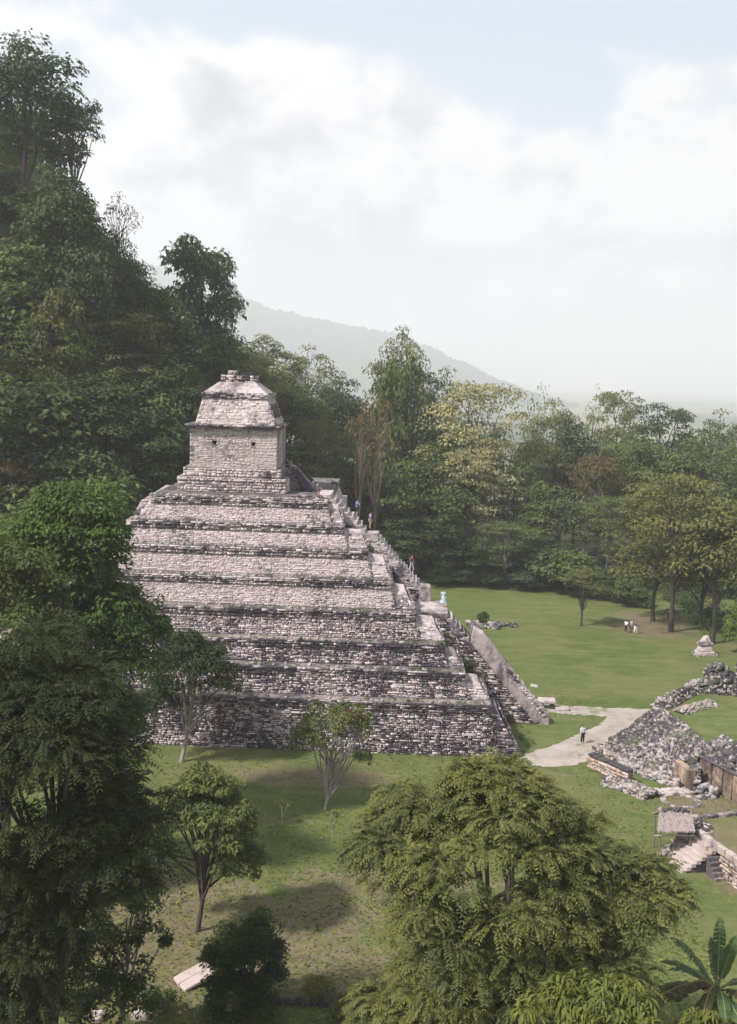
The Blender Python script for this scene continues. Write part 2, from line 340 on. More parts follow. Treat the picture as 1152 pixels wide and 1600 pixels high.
# ------------------------------------------------------------------ masonry
def stones(P00, P10, P11, P01, sw=.5, sh=.3, depth=.12, gap=.05, seed=0, jit=.03, keep=1.0):
    """rough stones laid in courses over a four sided patch (P00 bottom left, P10 bottom right, P11 top right, P01 top left)"""
    rs = np.random.RandomState(seed); P00, P10, P11, P01 = [np.array(p, float) for p in (P00, P10, P11, P01)]
    Hh = (np.linalg.norm(P01-P00)+np.linalg.norm(P11-P10))/2; rows = max(1, int(round(Hh/sh)))
    te = np.r_[0, np.cumsum(rs.uniform(.5, 1.6, rows))]; te /= te[-1]
    nrm = np.cross(P10-P00, P01-P00); nrm /= np.linalg.norm(nrm)
    S0, S1, T0, T1 = [], [], [], []
    for r in range(rows):
        t0, t1 = te[r], te[r+1]; tm = (t0+t1)/2; Wd = np.linalg.norm((P10-P00)*(1-tm)+(P11-P01)*tm)
        n = max(1, int(Wd/sw)); e = np.r_[0, np.cumsum(rs.lognormal(0, .55, n))]; e /= e[-1]
        S0.append(e[:-1]); S1.append(e[1:]); T0.append(np.full(n, t0)); T1.append(np.full(n, t1))
    S0, S1, T0, T1 = map(np.concatenate, (S0, S1, T0, T1)); n = len(S0)
    if keep < 1:
        k = rs.rand(n) < keep; S0, S1, T0, T1 = S0[k], S1[k], T0[k], T1[k]; n = len(S0)
    hrow = T1-T0; T0 = T0+hrow*rs.uniform(-.22, .22, n); T1 = T1+hrow*rs.uniform(-.22, .22, n); T0 = np.clip(T0, 0, 1); T1 = np.clip(T1, 0, 1)
    gs = gap/np.maximum(.05, np.linalg.norm(P10-P00)); gt = gap/max(.05, Hh)
    def bil(s, t): s = s[:, None]; t = t[:, None]; return P00*(1-s)*(1-t)+P10*s*(1-t)+P11*s*t+P01*(1-s)*t
    back = np.stack([bil(S0+gs*.3, T0+gt*.3), bil(S1-gs*.3, T0+gt*.3), bil(S1-gs*.3, T1-gt*.3), bil(S0+gs*.3, T1-gt*.3)], 1)
    c = back.mean(1, keepdims=True); shrink = rs.uniform(.72, .9, (n, 1, 1))
    front = c+(back-c)*shrink + nrm*(depth*rs.uniform(.35, 1.25, (n, 1, 1))) + rs.uniform(-jit, jit, (n, 4, 3))
    V = np.concatenate([back-nrm*.02, front], 1).reshape(-1, 3); b = np.arange(n)[:, None]*8
    F = np.concatenate([b+np.array(q) for q in [[4, 5, 6, 7], [0, 1, 5, 4], [1, 2, 6, 5], [2, 3, 7, 6], [3, 0, 4, 7]]], 1).reshape(-1, 4)
    return V, F, np.repeat(rs.rand(n), 8)
def join(parts):
    V, F, T, b = [], [], [], 0
    for v, f, t in parts: V.append(v); F.append(f+b); T.append(t); b += len(v)
    return np.concatenate(V), np.concatenate(F), np.concatenate(T)
def masonry(parts, parent, color, mat='stone', name='masonry'):
    V, F, T = join(parts); o = link(name, qmesh(name, V, F, T), M[mat], parent, color); o['kind'] = 'stuff'; return o
def heap(pts_fn, n, size, seed, name, parent, color, mat='rubble', flat=.5):
    """loose stones: n irregular blocks whose centres come from pts_fn(rng, n)"""
    rs = np.random.RandomState(seed); C = pts_fn(rs, n); n = len(C)
    cube = np.array([[x, y, z] for z in (-1, 1) for y in (-1, 1) for x in (-1, 1)], float)
    sz = size*rs.lognormal(0, .27, (n, 1, 1))*np.array([1.25, 1, flat])*.5
    P = cube[None]*sz*rs.uniform(.6, 1.1, (n, 8, 1))
    q = rs.randn(n, 4)*np.array([1, .35, .35, 1]); q /= np.linalg.norm(q, axis=1, keepdims=True); a, bb, c, d = q.T
    Rm = np.stack([np.stack([1-2*(c*c+d*d), 2*(bb*c-a*d), 2*(bb*d+a*c)], -1), np.stack([2*(bb*c+a*d), 1-2*(bb*bb+d*d), 2*(c*d-a*bb)], -1), np.stack([2*(bb*d-a*c), 2*(c*d+a*bb), 1-2*(bb*bb+c*c)], -1)], 1)
    P = np.einsum('nij,nkj->nki', Rm, P)+C[:, None]
    b = np.arange(n)[:, None]*8
    F = np.concatenate([b+np.array(f) for f in [[0, 2, 3, 1], [4, 5, 7, 6], [0, 1, 5, 4], [1, 3, 7, 5], [3, 2, 6, 7], [2, 0, 4, 6]]], 1).reshape(-1, 4)
    o = link(name, qmesh(name, P.reshape(-1, 3), F, np.repeat(rs.rand(n), 8)), M[mat], parent, color); o['kind'] = 'stuff'; return o

def bil_pts(P00, P10, P11, P01, up=.1):
    P00, P10, P11, P01 = [np.array(p, float) for p in (P00, P10, P11, P01)]
    def fn(rs, n):
        s = rs.rand(n)[:, None]; t = rs.rand(n)[:, None]
        p = P00*(1-s)*(1-t)+P10*s*(1-t)+P11*s*t+P01*(1-s)*t; p[:, 2] += rs.uniform(-.02, up, n); return p
    return fn

# ------------------------------------------------------------------ the pyramid (local u = right, v = away, z = up)
PO = (11.846, 89.826, 0.0); PRZ = R_(-1.2)
A = [-16.08, -14.38, -12.03, -9.72, -7.47, -4.85, -3.10, -0.90]          # right end of each terrace, top first
ZT = [20.13, 18.01, 15.99, 13.58, 11.06, 8.69, 6.77, 4.45, 0.0]
LF = [-33-0.9*(a+16.08) for a in A]
ub_t = [-14.9, -12.5, -10.4, -8.3, -5.6, -3.7, -1.7, -0.1]; ub_b = [-14.5, -12.1, -9.85, -7.5, -4.85, -3.1, -.95, 2.1]
STAIN = [.22, .30, .16, .20, .45, .60, .58, .68]
def pyramid():
    P = empty('stepped_pyramid', PO, PRZ, 'tall grey limestone stepped pyramid with stained terraces beside the lawn', 'pyramid')
    for k in range(8):
        v0 = (7-k)*1.8; v1 = v0+.55; zt, zb = ZT[k], ZT[k+1]; zc = zt-.78
        if k == 7: zb = -.4
        a, l = A[k], LF[k]; ab = a+.45 if k < 7 else 0.0; lb = l-.45; vb = 36+k*1.8
        vfull = vb
        if k: vb = 19.2
        t = MB()
        t.hexa([(lb, v0, zb), (ab, v0, zb), (ab, vb+.5, zb), (lb, vb+.5, zb), (l+.05, v1, zc), (a-.05, v1, zc), (a-.05, vb, zc), (l+.05, vb, zc)])
        if k: t.box((lb, vb+.5, zb), (-15.2, vfull, zt-.02))      # the far half runs into the hillside
        tier = t.build('tier', M['core'] if k > 3 else M['plaster'], P, (STAIN[k]+.05, .1, 0))
        c = MB(); c.box((l-.05, v1-.1, zc), (a+.05, vb, zt)); cor = c.build('cornice', M['ledge'], tier, (.45, .1, 0), jit=.02, seed=k)
        sw, sh = (.30, .13) if k < 4 else (.31, .15)
        pr = [stones((lb, v0, zb), (ab, v0, zb), (a-.05, v1, zc), (l+.05, v1, zc), sw, sh, .06 if k < 4 else .12, .035 if k < 4 else .055, 10+k, .015 if k < 4 else .028, .82 if k < 4 else .96),
              stones((ab, v0, zb), (ab, v0+12, zb), (a-.05, v1+12, zc), (a-.05, v1, zc), .55, .3, .12, .05, 30+k)]
        masonry(pr, tier, (STAIN[k], .12, 0))
        bands = [stones((l-.05, v1-.1, zc), (a+.05, v1-.1, zc), (a+.05, v1-.1, zc+.40), (l-.05, v1-.1, zc+.40), .42, .2, .09, .05, 50+k),
                 stones((l-.05, v1-.16, zc+.40), (a+.05, v1-.16, zc+.40), (a+.05, v1-.16, zt-.02), (l-.05, v1-.16, zt-.02), .55, .19, .10, .04, 70+k)]
        masonry(bands, tier, (min(.95, STAIN[k]*.7+.46), .05, 0), name='cornice_stones')
        # lower, smoother set-back slabs at both ends of the terrace
        for side in (1, -1):
            u0, ut, u1 = (a-.6, ub_t[k], ub_b[k]) if side > 0 else (l+.6, l-1.3-.1*k, lb-1.5)
            s0 = v0+.3 if side > 0 else v0+1.5; back = (s0+3.2 if k == 7 else s0+1.5) if side > 0 else s0+12
            ztop = zc+.1 if k < 7 else 4.0
            lo, hi = (u0, u1) if side > 0 else (u1, u0); lot, hit = (u0, ut) if side > 0 else (ut, u0)
            b = MB(); b.hexa([(lo, s0, zb), (hi, s0, zb), (hi, back, zb), (lo, back, zb), (lot, s0+.5, ztop-(.25 if side > 0 else 0)), (hit, s0+.5, ztop-(.45 if side > 0 else 0)), (hit-.3*side, back, ztop+.2), (lot, back, ztop+.3)])
            bo = b.build('side_buttress', M['plaster'], P, ((.40 if k < 5 else .5 if k < 7 else .75), .05, 0), jit=.04, seed=k)
            if side > 0:
                n_ = .45 if k < 5 else .75 if k < 7 else 1.0
                masonry([stones((lo, s0, zb), (hi, s0, zb), (hit, s0+.5, ztop-.45), (lot, s0+.5, ztop-.25), .4, .24, .07 if k < 7 else .16, .05, 100+k, .02, n_),
                         stones((hi, s0, zb), (hi, back, zb), (hit, back, ztop), (hit, s0+.5, ztop), .55, .3, .1, .05, 120+k)], bo, ((.30 if k < 5 else .55 if k < 7 else .78), .05, 0), 'plaster' if k < 7 else 'stone')
            else:
                masonry([stones((lo, s0, zb), (hi, s0, zb), (hit, s0+.5, ztop), (lot, s0+.5, ztop), .55, .3, .12, .05, 140+k)], bo, (.5, .05, 0))
        # loose stones lying on the ledge
        heap(bil_pts((l, v1-.05, zt), (a, v1-.05, zt), (a, v1+.55, zt), (l, v1+.55, zt), .05), 110, .22, 400+k, 'loose_stones', tier, (.35, .05, 0))
    # upper staircase
    vs0, vs1 = 15.0, 18.5
    line = [(-16.35, 20.13)]
    top = []
    def flight(ua, za, ub, zb_, n):
        for i in range(n):
            f0, f1 = i/n, (i+1)/n; top.append((ua+(ub-ua)*f0, ua+(ub-ua)*f1, za+(zb_-za)*f1))
    flight(-16.2, 20.95, -12.35, 17.25, 9); flight(-11.1, 16.6, -6.9, 11.95, 14)
    core = [(-24, 8.0), (-24, 19.4), (-16.4, 20.3), (-12.5, 16.5), (-11.2, 15.9), (-7.1, 11.2), (-5.9, 10.1), (-5.0, 8.0)]
    st = MB().prism(core, vs0, vs1).build('upper_staircase', M['core'], P, (.5, .05, 0))
    for i, (ua, ub, z) in enumerate(top):
        MB().box((ua-.9, vs0-.18, z-.5), (ub, vs1, z)).build('step', M['plaster'], st, (.30+.25*((i*7) % 5)/5, .05, 0), bevel=.05, jit=.07, seed=i)
    MB().box((-12.45, vs0-.25, 16.0), (-11.05, vs0+1.0, 16.95)).build('pier', M['plaster'], st, (.48, .1, 0), bevel=.08, jit=.05)
    MB().box((-7.0, vs0-.3, 10.0), (-5.82, vs0+1.2, 11.85)).build('pier', M['plaster'], st, (.48, .1, 0), bevel=.08, jit=.05, seed=4)
    q = lambda ua, za, ub, zb_, wd, seed: stones((ub-wd, vs0, zb_), (ub, vs0, zb_), (ua, vs0, za), (ua-wd, vs0, za), .5, .3, .22, .07, seed, .06)
    masonry([q(-16.3, 20.4, -12.4, 16.6, 3.6, 161), q(-11.1, 16.1, -7.0, 11.3, 3.6, 162), q(-12.4, 16.5, -11.1, 16.0, 3.6, 163), q(-7.0, 11.3, -5.85, 9.9, 3.6, 164)], st, (.62, .1, 0))
    # lower staircase with its ramp
    w0, w1 = 9.7, 12.6
    core = [(-9, -.4), (-9, 10.1), (-4.35, 10.1), (-2.3, 8.1), (5.15, 0.0), (5.45, -.4)]
    ls = MB().prism(core, w0, w1).build('lower_staircase', M['core'], P, (.5, .1, 0))
    MB().box((-7.5, w0-.12, 9.9), (-4.3, 15.5, 10.3)).build('landing', M['plaster'], ls, (.45, .2, 0), jit=.08)
    n = 24
    for i in range(n):
        u = -4.2+(5.0+4.2)*(i+1)/n; z = 10.3-10.2*(i+1)/n
        wide = i < 7
        MB().box((u-1.0, w0-(.1 if wide else -.9), z-.45), (u, w1, z)).build('step', M['plaster'], ls, (.35+.3*((i*3) % 4)/4, .05, 0), bevel=.05, jit=.06, seed=i)
    bal = MB().prism([(-1.9, 8.85), (-1.0, 8.6), (5.55, .75), (5.62, -.4), (4.6, -.4), (-2.1, 7.6)], w0-.2, w0+.9).build('balustrade', M['plaster'], ls, (.34, .15, 0), bevel=.08, jit=.06)
    MB().prism([(-1.9, 8.6), (-1.0, 8.3), (5.4, .6), (5.5, -.4), (4.6, -.4), (-2.1, 7.4)], w1, w1+.8).build('balustrade', M['plaster'], ls, (.5, .1, 0), bevel=.06)
    masonry([stones((2.4, w0, -.2), (5.1, w0, -.2), (-4.6, w0, 9.9), (-8.0, w0, 9.9), .48, .29, .17, .06, 171, .05)], ls, (.5, .18, 0))
    masonry([stones((-1.9, w0+.1, 8.9), (1.6, w0-.1, 5.35), (1.6, w0+.85, 5.35), (-1.9, w0+.85, 8.95), .45, .3, .12, .05, 172, .05), stones((1.6, w0-.1, 5.35), (5.5, w0-.1, .85), (5.5, w0+.85, .85), (1.6, w0+.85, 5.35), .5, .34, .10, .05, 173, .04, .85), stones((1.0, w0-.2, 5.2), (4.9, w0-.2, .7), (5.5, w0-.2, .8), (1.6, w0-.2, 5.35), .4, .2, .06, .04, 174, .03, .8)], bal, (.45, .1, 0))
    return P
PYR = pyramid()

def temple():
    T = empty('temple', PO, PRZ, 'small pale stone temple with sloping roof on top of the pyramid', 'temple')
    z0 = 20.14; f = 17.5; bk = 26.8
    lo = MB().box((-31.35, f, z0), (-20.5, bk+1.2, 21.62)).build('lower_plinth', M['core'], T, (.2, .1, 0))
    masonry([stones((-31.35, f, z0), (-20.5, f, z0), (-20.5, f, 21.2), (-31.35, f, 21.2), .5, .27, .1, .04, 201), stones((-20.5, f, z0), (-20.5, bk, z0), (-20.5, bk, 21.5), (-20.5, f, 21.5), .5, .27, .08, .04, 202),
             stones((-31.4, f-.1, 21.22), (-20.45, f-.1, 21.22), (-20.45, f-.1, 21.62), (-31.4, f-.1, 21.62), .5, .2, .1, .04, 203)], lo, (.26, .1, 0))
    up = MB().box((-30.85, f+.25, 21.62), (-21.0, bk+.8, 22.52)).build('upper_plinth', M['ledge'], T, (.3, .05, 0))
    masonry([stones((-30.85, f+.25, 21.62), (-21.0, f+.25, 21.62), (-21.0, f+.25, 22.5), (-30.85, f+.25, 22.5), .5, .28, .09, .04, 204)], up, (.3, .1, 0))
    # walls with two square openings
    L, Rr, zb, zt = -30.25, -21.55, 22.52, 26.42; fw = f+.45; hol = [(-27.98, 24.82, .4), (-24.1, 24.78, .4)]
    b = MB(); ux = [L, -27.98, -27.58, -24.1, -23.7, Rr]; zx = [zb, 24.80, 25.2, zt]
    for i in range(5):
        for j in range(3):
            if j == 1 and i in (1, 3): continue
            b.box((ux[i], fw, zx[j]), (ux[i+1], fw+.8, zx[j+1]))
    import bmesh
    wall = b.build('wall', M['plaster'], T, (.32, .12, 0))
    MB().box((L, fw+.8, zb), (-22.6, bk-.6, zt)).build('dark_interior_block', M['dark'], T)  # solid block painted dark in place of the unlit interior
    for i, v in enumerate(np.linspace(fw+1.5, bk-1.2, 5)):
        MB().box((-22.55, v, zb), (Rr, v+.95, zt)).build('pier', M['plaster'], T, (.3, .2, 0), bevel=.03)
    for (u, z, s) in hol:
        wo = MB().box((u-.06, fw-.06, z+.40), (u+.46, fw-.01, z+.5)).build('window', M['plaster'], T, (.35, .1, 0)); MB().box((u-.06, fw-.06, z-.08), (u+.46, fw-.01, z+.02)).build('sill', M['plaster'], wo, (.35, .1, 0)); MB().box((u+.02, fw+.5, z+.03), (u+.38, fw+.55, z+.38)).build('dark_opening_panel', M['dark'], wo)  # dark panel set back in each hole paints its shade
    def st(a, bb, c, d, seed): return stones((a, fw, bb), (c, fw, bb), (c, fw, d), (a, fw, d), .36, .17, .02, .025, seed, .01, .7)
    masonry([st(L, zb, -27.98, zt, 210), st(-27.58, zb, -24.1, zt, 211), st(-23.7, zb, Rr, zt, 212), st(-27.98, zb, -27.58, 24.7, 213), st(-24.1, zb, -23.7, 24.7, 214), st(-27.98, 25.34, -27.58, zt, 215), st(-24.1, 25.34, -23.7, zt, 216)], wall, (.14, .14, 0), 'plaster')
    # eaves, sloping roof, moulding, cap and crest
    ev = MB(); ev.box((L-.38, f+.1, zt), (Rr+.25, bk+.1, zt+.2)); ev.box((L-.45, f+.0, zt+.2), (Rr+.35, bk+.2, zt+.42))
    evo = ev.build('eaves', M['plaster'], T, (.6, .1, 0), jit=.02)
    masonry([stones((L-.45, f, zt+.2), (Rr+.35, f, zt+.2), (Rr+.35, f, zt+.42), (L-.45, f, zt+.42), .5, .22, .1, .05, 220), stones((Rr+.35, f, zt+.2), (Rr+.35, bk+.2, zt+.2), (Rr+.35, bk+.2, zt+.42), (Rr+.35, f, zt+.42), .5, .22, .1, .05, 221)], evo, (.72, .1, 0))
    zr = zt+.42; zm = 29.45; a = (-29.75, -21.75, f+.45, bk-.3); c = (-29.2, -22.75, f+1.55, bk-1.4)
    roof = MB().hexa([(a[0], a[2], zr), (a[1], a[2], zr), (a[1], a[3], zr), (a[0], a[3], zr), (c[0], c[2], zm), (c[1], c[2], zm), (c[1], c[3], zm), (c[0], c[3], zm)]).build('roof', M['plaster'], T, (.34, .15, 0))
    masonry([stones((a[0], a[2], zr), (a[1], a[2], zr), (c[1], c[2], zm), (c[0], c[2], zm), .4, .24, .05, .04, 230, .03, .6),
             stones((a[1], a[2], zr), (a[1], a[3], zr), (c[1], c[3], zm), (c[1], c[2], zm), .45, .26, .08, .04, 231, .05, .9)], roof, (.40, .15, 0), 'plaster')
    # relief panels on the north slope
    for v in (19.9, 22.4):
        k = .45
        MB().hexa([(-22.05+.05, v, 27.6), (-22.05+.25, v, 27.6), (-22.05+.25, v+1.5, 27.6), (-22.05+.05, v+1.5, 27.6), (-22.55, v, 28.9), (-22.3, v, 28.9), (-22.3, v+1.5, 28.9), (-22.55, v+1.5, 28.9)]).build('relief_panel', M['stone'], roof, (.6, .1, 0), jit=.05)
    md = MB().box((c[0]-.12, c[2]-.12, zm), (c[1]+.12, c[3]+.12, zm+.55)).build('moulding', M['plaster'], T, (.6, .1, 0), jit=.03)
    masonry([stones((c[0]-.12, c[2]-.12, zm), (c[1]+.12, c[2]-.12, zm), (c[1]+.12, c[2]-.12, zm+.53), (c[0]-.12, c[2]-.12, zm+.53), .45, .2, .1, .05, 240), stones((c[1]+.12, c[2]-.12, zm), (c[1]+.12, c[3]+.12, zm), (c[1]+.12, c[3]+.12, zm+.53), (c[1]+.12, c[2]-.12, zm+.53), .45, .2, .1, .05, 241)], md, (.68, .1, 0))
    zc = zm+.55
    cap = MB().hexa([(c[0]+.1, c[2]+.1, zc), (c[1]-.1, c[2]+.1, zc), (c[1]-.1, c[3]-.1, zc), (c[0]+.1, c[3]-.1, zc), (-27.9, 20.7, 31.05), (-24.1, 20.7, 31.05), (-24.1, 23.3, 31.05), (-27.9, 23.3, 31.05)]).build('roof_cap', M['plaster'], T, (.36, .05, 0), jit=.04)
    cr = MB(); cr.box((-27.7, 20.9, 31.0), (-24.15, 23.0, 31.75)); cr.box((-27.0, 21.0, 31.74), (-26.0, 22.8, 32.2)); cr.box((-25.7, 21.0, 31.74), (-24.5, 22.8, 31.98))
    cro = cr.build('roof_comb', M['core'], T, (.55, .05, 0), jit=.07, seed=2)
    masonry([stones((-27.7, 20.9, 31.0), (-24.15, 20.9, 31.0), (-24.15, 20.9, 31.75), (-27.7, 20.9, 31.75), .4, .24, .14, .06, 250, .05), stones((-27.0, 21.0, 31.75), (-26, 21.0, 31.75), (-26, 21.0, 32.2), (-27, 21.0, 32.2), .4, .22, .12, .06, 251, .05),
             stones((-24.15, 20.9, 31.0), (-24.15, 23, 31.0), (-24.15, 23, 31.75), (-24.15, 20.9, 31.75), .4, .24, .14, .06, 252, .05)], cro, (.58, .05, 0))
    # short flight with sloping ramps on the north side
    sv = 20.6
    fl = MB().prism([(-20.5, z0), (-20.5, 22.3), (-20.1, 22.3), (-18.3, 20.4), (-18.3, z0)], sv+.6, 25.2).build('staircase', M['core'], T, (.3, .2, 0))
    for i in range(7):
        u = -20.2+i*.28; z = 22.45-(i+1)*.30
        MB().box((u-.5, sv+.6, z-.28), (u, 25.2, z)).build('step', M['plaster'], fl, (.3, .1, 0), bevel=.02, jit=.02, seed=i)
    for v in (sv, 25.2):
        MB().prism([(-20.45, 22.25), (-20.45, 22.6), (-19.8, 22.6), (-18.05, 20.55), (-18.05, z0), (-18.6, z0), (-20.1, 21.95)], v, v+.45).build('balustrade', M['stone'], fl, (.62, .1, 0), bevel=.04, jit=.03)
    return T
TEM = temple()

# ------------------------------------------------------------------ palace ruins and small stone things on the lawn
def strip_pts(path, width, hfun):
    path = [np.array(p, float) for p in path]; seg = [np.linalg.norm(b-a) for a, b in zip(path[:-1], path[1:])]; cum = np.r_[0, np.cumsum(seg)]
    def fn(rs, n):
        d = rs.rand(n)*cum[-1]; out = np.empty((n, 3)); x = rs.uniform(-1, 1, n)
        P = np.stack([np.interp(d, cum, [p[i] for p in path]) for i in range(3)], -1)
        k = np.clip(np.searchsorted(cum, d)-1, 0, len(seg)-1); dirs = np.array([(b-a)/max(1e-6, np.linalg.norm(b-a)) for a, b in zip(path[:-1], path[1:])])[k]
        out[:, 0] = P[:, 0]-dirs[:, 1]*x*width/2; out[:, 1] = P[:, 1]+dirs[:, 0]*x*width/2
        out[:, 2] = P[:, 2]+hfun(d/cum[-1])*(1-np.abs(x)**2)*rs.uniform(.55, 1.0, n)
        return out
    return fn
def strip_core(path, width, hfun, sub=6):
    mb = MB(); path = [np.array(p, float) for p in path]
    for a, b in zip(path[:-1], path[1:]):
        d = (b-a)/np.linalg.norm(b-a); nn = V3(-d[1], d[0], 0)*width/2
        for i in range(sub):
            p0 = a+(b-a)*i/sub; p1 = a+(b-a)*(i+1)/sub; h = hfun((i+.5)/sub)*.72
            mb.hexa([p0-nn-V3(0, 0, .3), p1-nn-V3(0, 0, .3), p1+nn-V3(0, 0, .3), p0+nn-V3(0, 0, .3), p0-nn*.45+V3(0, 0, h), p1-nn*.45+V3(0, 0, h), p1+nn*.45+V3(0, 0, h), p0+nn*.45+V3(0, 0, h)])
    return mb
def ruins():
    # rubble slope
    A0, B0, C0 = V3(20.9, 92.6, 0), V3(23.2, 87.2, 0), V3(25.7, 84.2, 0); A1, B1, C1 = V3(26.9, 96.1, 3.0), V3(27.8, 89.8, 3.1), V3(28.2, 86.2, 2.8)
    m = empty('rubble_mound', (23.2, 87.2, 0), 0, 'steep slope of loose grey rubble rising beside the pale path', 'ruin')
    o = np.array(m.location); sh = lambda p: tuple(np.array(p)-o)
    mb = MB()
    for q in ((A0, B0, B1, A1), (B0, C0, C1, B1)):
        a, b, c, d = q; dn = V3(2.5, 1.0, 0); lo = V3(0, 0, -.4)
        mb.hexa([sh(a+lo), sh(b+lo), sh(c*V3(1, 1, 0)+dn+lo), sh(d*V3(1, 1, 0)+dn+lo), sh(a), sh(b), sh(c), sh(d)])
    mb.build('slope_core', M['core'], m, (.6, .1, 0))
    rs = np.random.RandomState(4)
    f1 = bil_pts(sh(A0), sh(B0), sh(B1), sh(A1), .22); f2 = bil_pts(sh(B0), sh(C0), sh(C1), sh(B1), .22)
    heap(lambda r, n: np.concatenate([f1(r, int(n*.6)), f2(r, int(n*.4))]), 5200, .26, 21, 'rubble', m, (.72, .35, 0))
    heap(lambda r, n: np.concatenate([strip_pts([sh(A0), sh(B0), sh(C0)], .9, lambda q: .5+0*q)(r, n)]), 600, .32, 22, 'footing_stones', m, (.5, .35, 0))
    # terrace behind it, grass on top
    tp = [(26.9, 96.2), (27.8, 89.9), (28.4, 86.8), (30.4, 83.2), (60, 66), (62, 112), (39, 112), (33, 103.6)]
    n = len(tp); me = bpy.data.meshes.new('grass_terrace')
    me.from_pydata([(x, y, 2.95) for x, y in tp]+[(x, y, -.5) for x, y in tp], [], [tuple(range(n-1, -1, -1))]+[(i, (i+1) % n, (i+1) % n+n, i+n) for i in range(n)]); me.update()
    me2 = me; tag(link('grass_terrace', me2, M['lawn']), kind='structure')
    # broken walls along the back of the terrace
    def broken(label, path, width, h, nst, size, seed, col):
        w_ = empty('ruined_wall', path[0], 0, label, 'ruin'); o_ = np.array(path[0]); pp = [tuple(np.array(p)-o_) for p in path]
        strip_core(pp, width, h).build('wall_core', M['core'], w_, (.6, .1, 0), jit=.08, seed=seed)
        heap(strip_pts(pp, width, h), nst, size, seed, 'rubble', w_, col); return w_
    broken('low broken wall of pale stones along the terrace top', [(27.0, 96.0, 2.95), (30.2, 100.0, 2.95), (33.0, 103.2, 2.95)], 1.5, lambda q: .75+.25*np.sin(9*q), 620, .28, 31, (.42, .35, 0))
    broken('thick broken wall of dark stone behind the terrace lawn', [(33.0, 102.4, 2.95), (36.4, 101.6, 2.95), (42.0, 100.0, 2.95)], 2.6, lambda q: 2.3+.5*np.sin(14*q), 1300, .34, 32, (.75, .35, 0))
    broken('tallest stump of ruined wall at the photo edge', [(38.4, 107.5, 2.95), (41.5, 108.5, 2.95), (46, 109, 2.95)], 2.4, lambda q: 4.2+.8*np.sin(8*q), 1100, .34, 33, (.72, .35, 0))
    broken('spill of pale stones in front of the low broken wall', [(28.4, 94.6, 2.95), (30.2, 96.2, 2.95), (32.2, 97.6, 2.95)], 1.3, lambda q: .4+0*q, 320, .26, 34, (.3, .35, 0))
    # plastered wall with a rubble bank on top
    a, b = V3(27.5, 85.6, 0), V3(30.6, 77.6, 0); L = np.linalg.norm(b-a); d = (b-a)/L; ang = math.atan2(d[1], d[0])
    wl = empty('plastered_wall', tuple(a), ang, 'orange stained plaster wall under a bank of rubble', 'wall')
    ps = [0, 1.7, 3.1, 4.2, 5.3, 7.2, L]
    for i in range(len(ps)-1):
        MB().box((ps[i]+.05, -.02*i, -.3), (ps[i+1]-.10, .6, 2.15-.06*(i % 2))).build('wall_panel', M['warmwall'], wl, (.55, .45, 0), bevel=.05, jit=.07, seed=i)
    MB().box((0, .55, -.3), (L, 1.0, 2.0)).build('wall_core', M['core'], wl, (.6, .3, 0))
    cp = MB().box((-.1, -.12, 2.15), (L, .7, 2.33)).build('coping', M['plaster'], wl, (.85, .1, 0), jit=.06)
    heap(lambda r, n: bil_pts((-.6, .2, 2.25), (L, .2, 2.25), (L, 2.6, 3.3), (-.6, 2.6, 3.3), .25)(r, n), 1100, .32, 41, 'rubble_bank', wl, (.8, .35, 0))
    MB().hexa([(-.6, .3, -.4), (L, .3, -.4), (L, 2.9, -.4), (-.6, 2.9, -.4), (-.6, .3, 2.1), (L, .3, 2.1), (L, 2.9, 3.1), (-.6, 2.9, 3.1)]).build('bank_core', M['core'], wl, (.6, .1, 0))
    # wall stub with pale plaster face
    wl = empty('wall_stub', (25.35, 85.3, 0), math.atan2(-1.9, 1.05), 'short upright stub of wall with one pale plaster face', 'ruin')
    MB().hexa([(0, 0, -.3), (2.1, 0, -.3), (2.1, .5, -.3), (0, .5, -.3), (.1, 0, 1.9), (1.9, 0, 1.55), (1.9, .5, 1.5), (.1, .5, 1.9)]).build('plaster_face', M['warmwall'], wl, (.5, .2, 0), jit=.09)
    heap(lambda r, n: bil_pts((0.2, .6, 0), (2.2, .6, 0), (2.0, .9, 1.8), (.2, .9, 2.2), .2)(r, n), 220, .34, 43, 'rubble', wl, (.75, 0, 0))
    # free standing low wall
    a, b = V3(19.04, 88.14, 0), V3(21.5, 84.2, 0); L = np.linalg.norm(b-a); d = (b-a)/L
    wl = empty('retaining_wall', tuple(a), math.atan2(d[1], d[0]), 'low free standing stone wall with a dark coping beside the path end', 'wall')
    co = MB().box((0, 0, -.3), (L, .5, 1.1)).build('wall_core', M['core'], wl, (.4, .5, 0))
    masonry([stones((0, 0, 0), (L, 0, 0), (L, 0, 1.05), (0, 0, 1.05), .42, .25, .1, .04, 51), stones((0, .5, 0), (0, 0, 0), (0, 0, 1.05), (0, .5, 1.05), .4, .25, .1, .04, 52)], wl, (.3, .8, 0))
    for i in range(8):
        MB().box((L*i/8+.02, -.12, 1.1), (L*(i+1)/8-.02, .62, 1.27)).build('coping_stone', M['rubble'], wl, (.85, 0, 0), bevel=.03, jit=.04, seed=i)
    # low rubble strip, slabs, ring, boulders
    wl = empty('rubble_strip', tuple(G(948, 1222)), 0, 'low strip of tumbled grey stones in front of the low wall', 'ruin')
    o = np.array(wl.location); heap(strip_pts([(0, 0, 0), tuple(np.array(G(985, 1232))-o), tuple(np.array(G(1020, 1247))-o)], 2.0, lambda q: .55+0*q), 620, .27, 61, 'rubble', wl, (.55, .35, 0))
    sl = empty('stone_floor', tuple(G(1045, 1238)), math.atan2(1.2, 6), 'remnant of pale slab floor beside the wall stub', 'floor slabs')
    rs = np.random.RandomState(8)
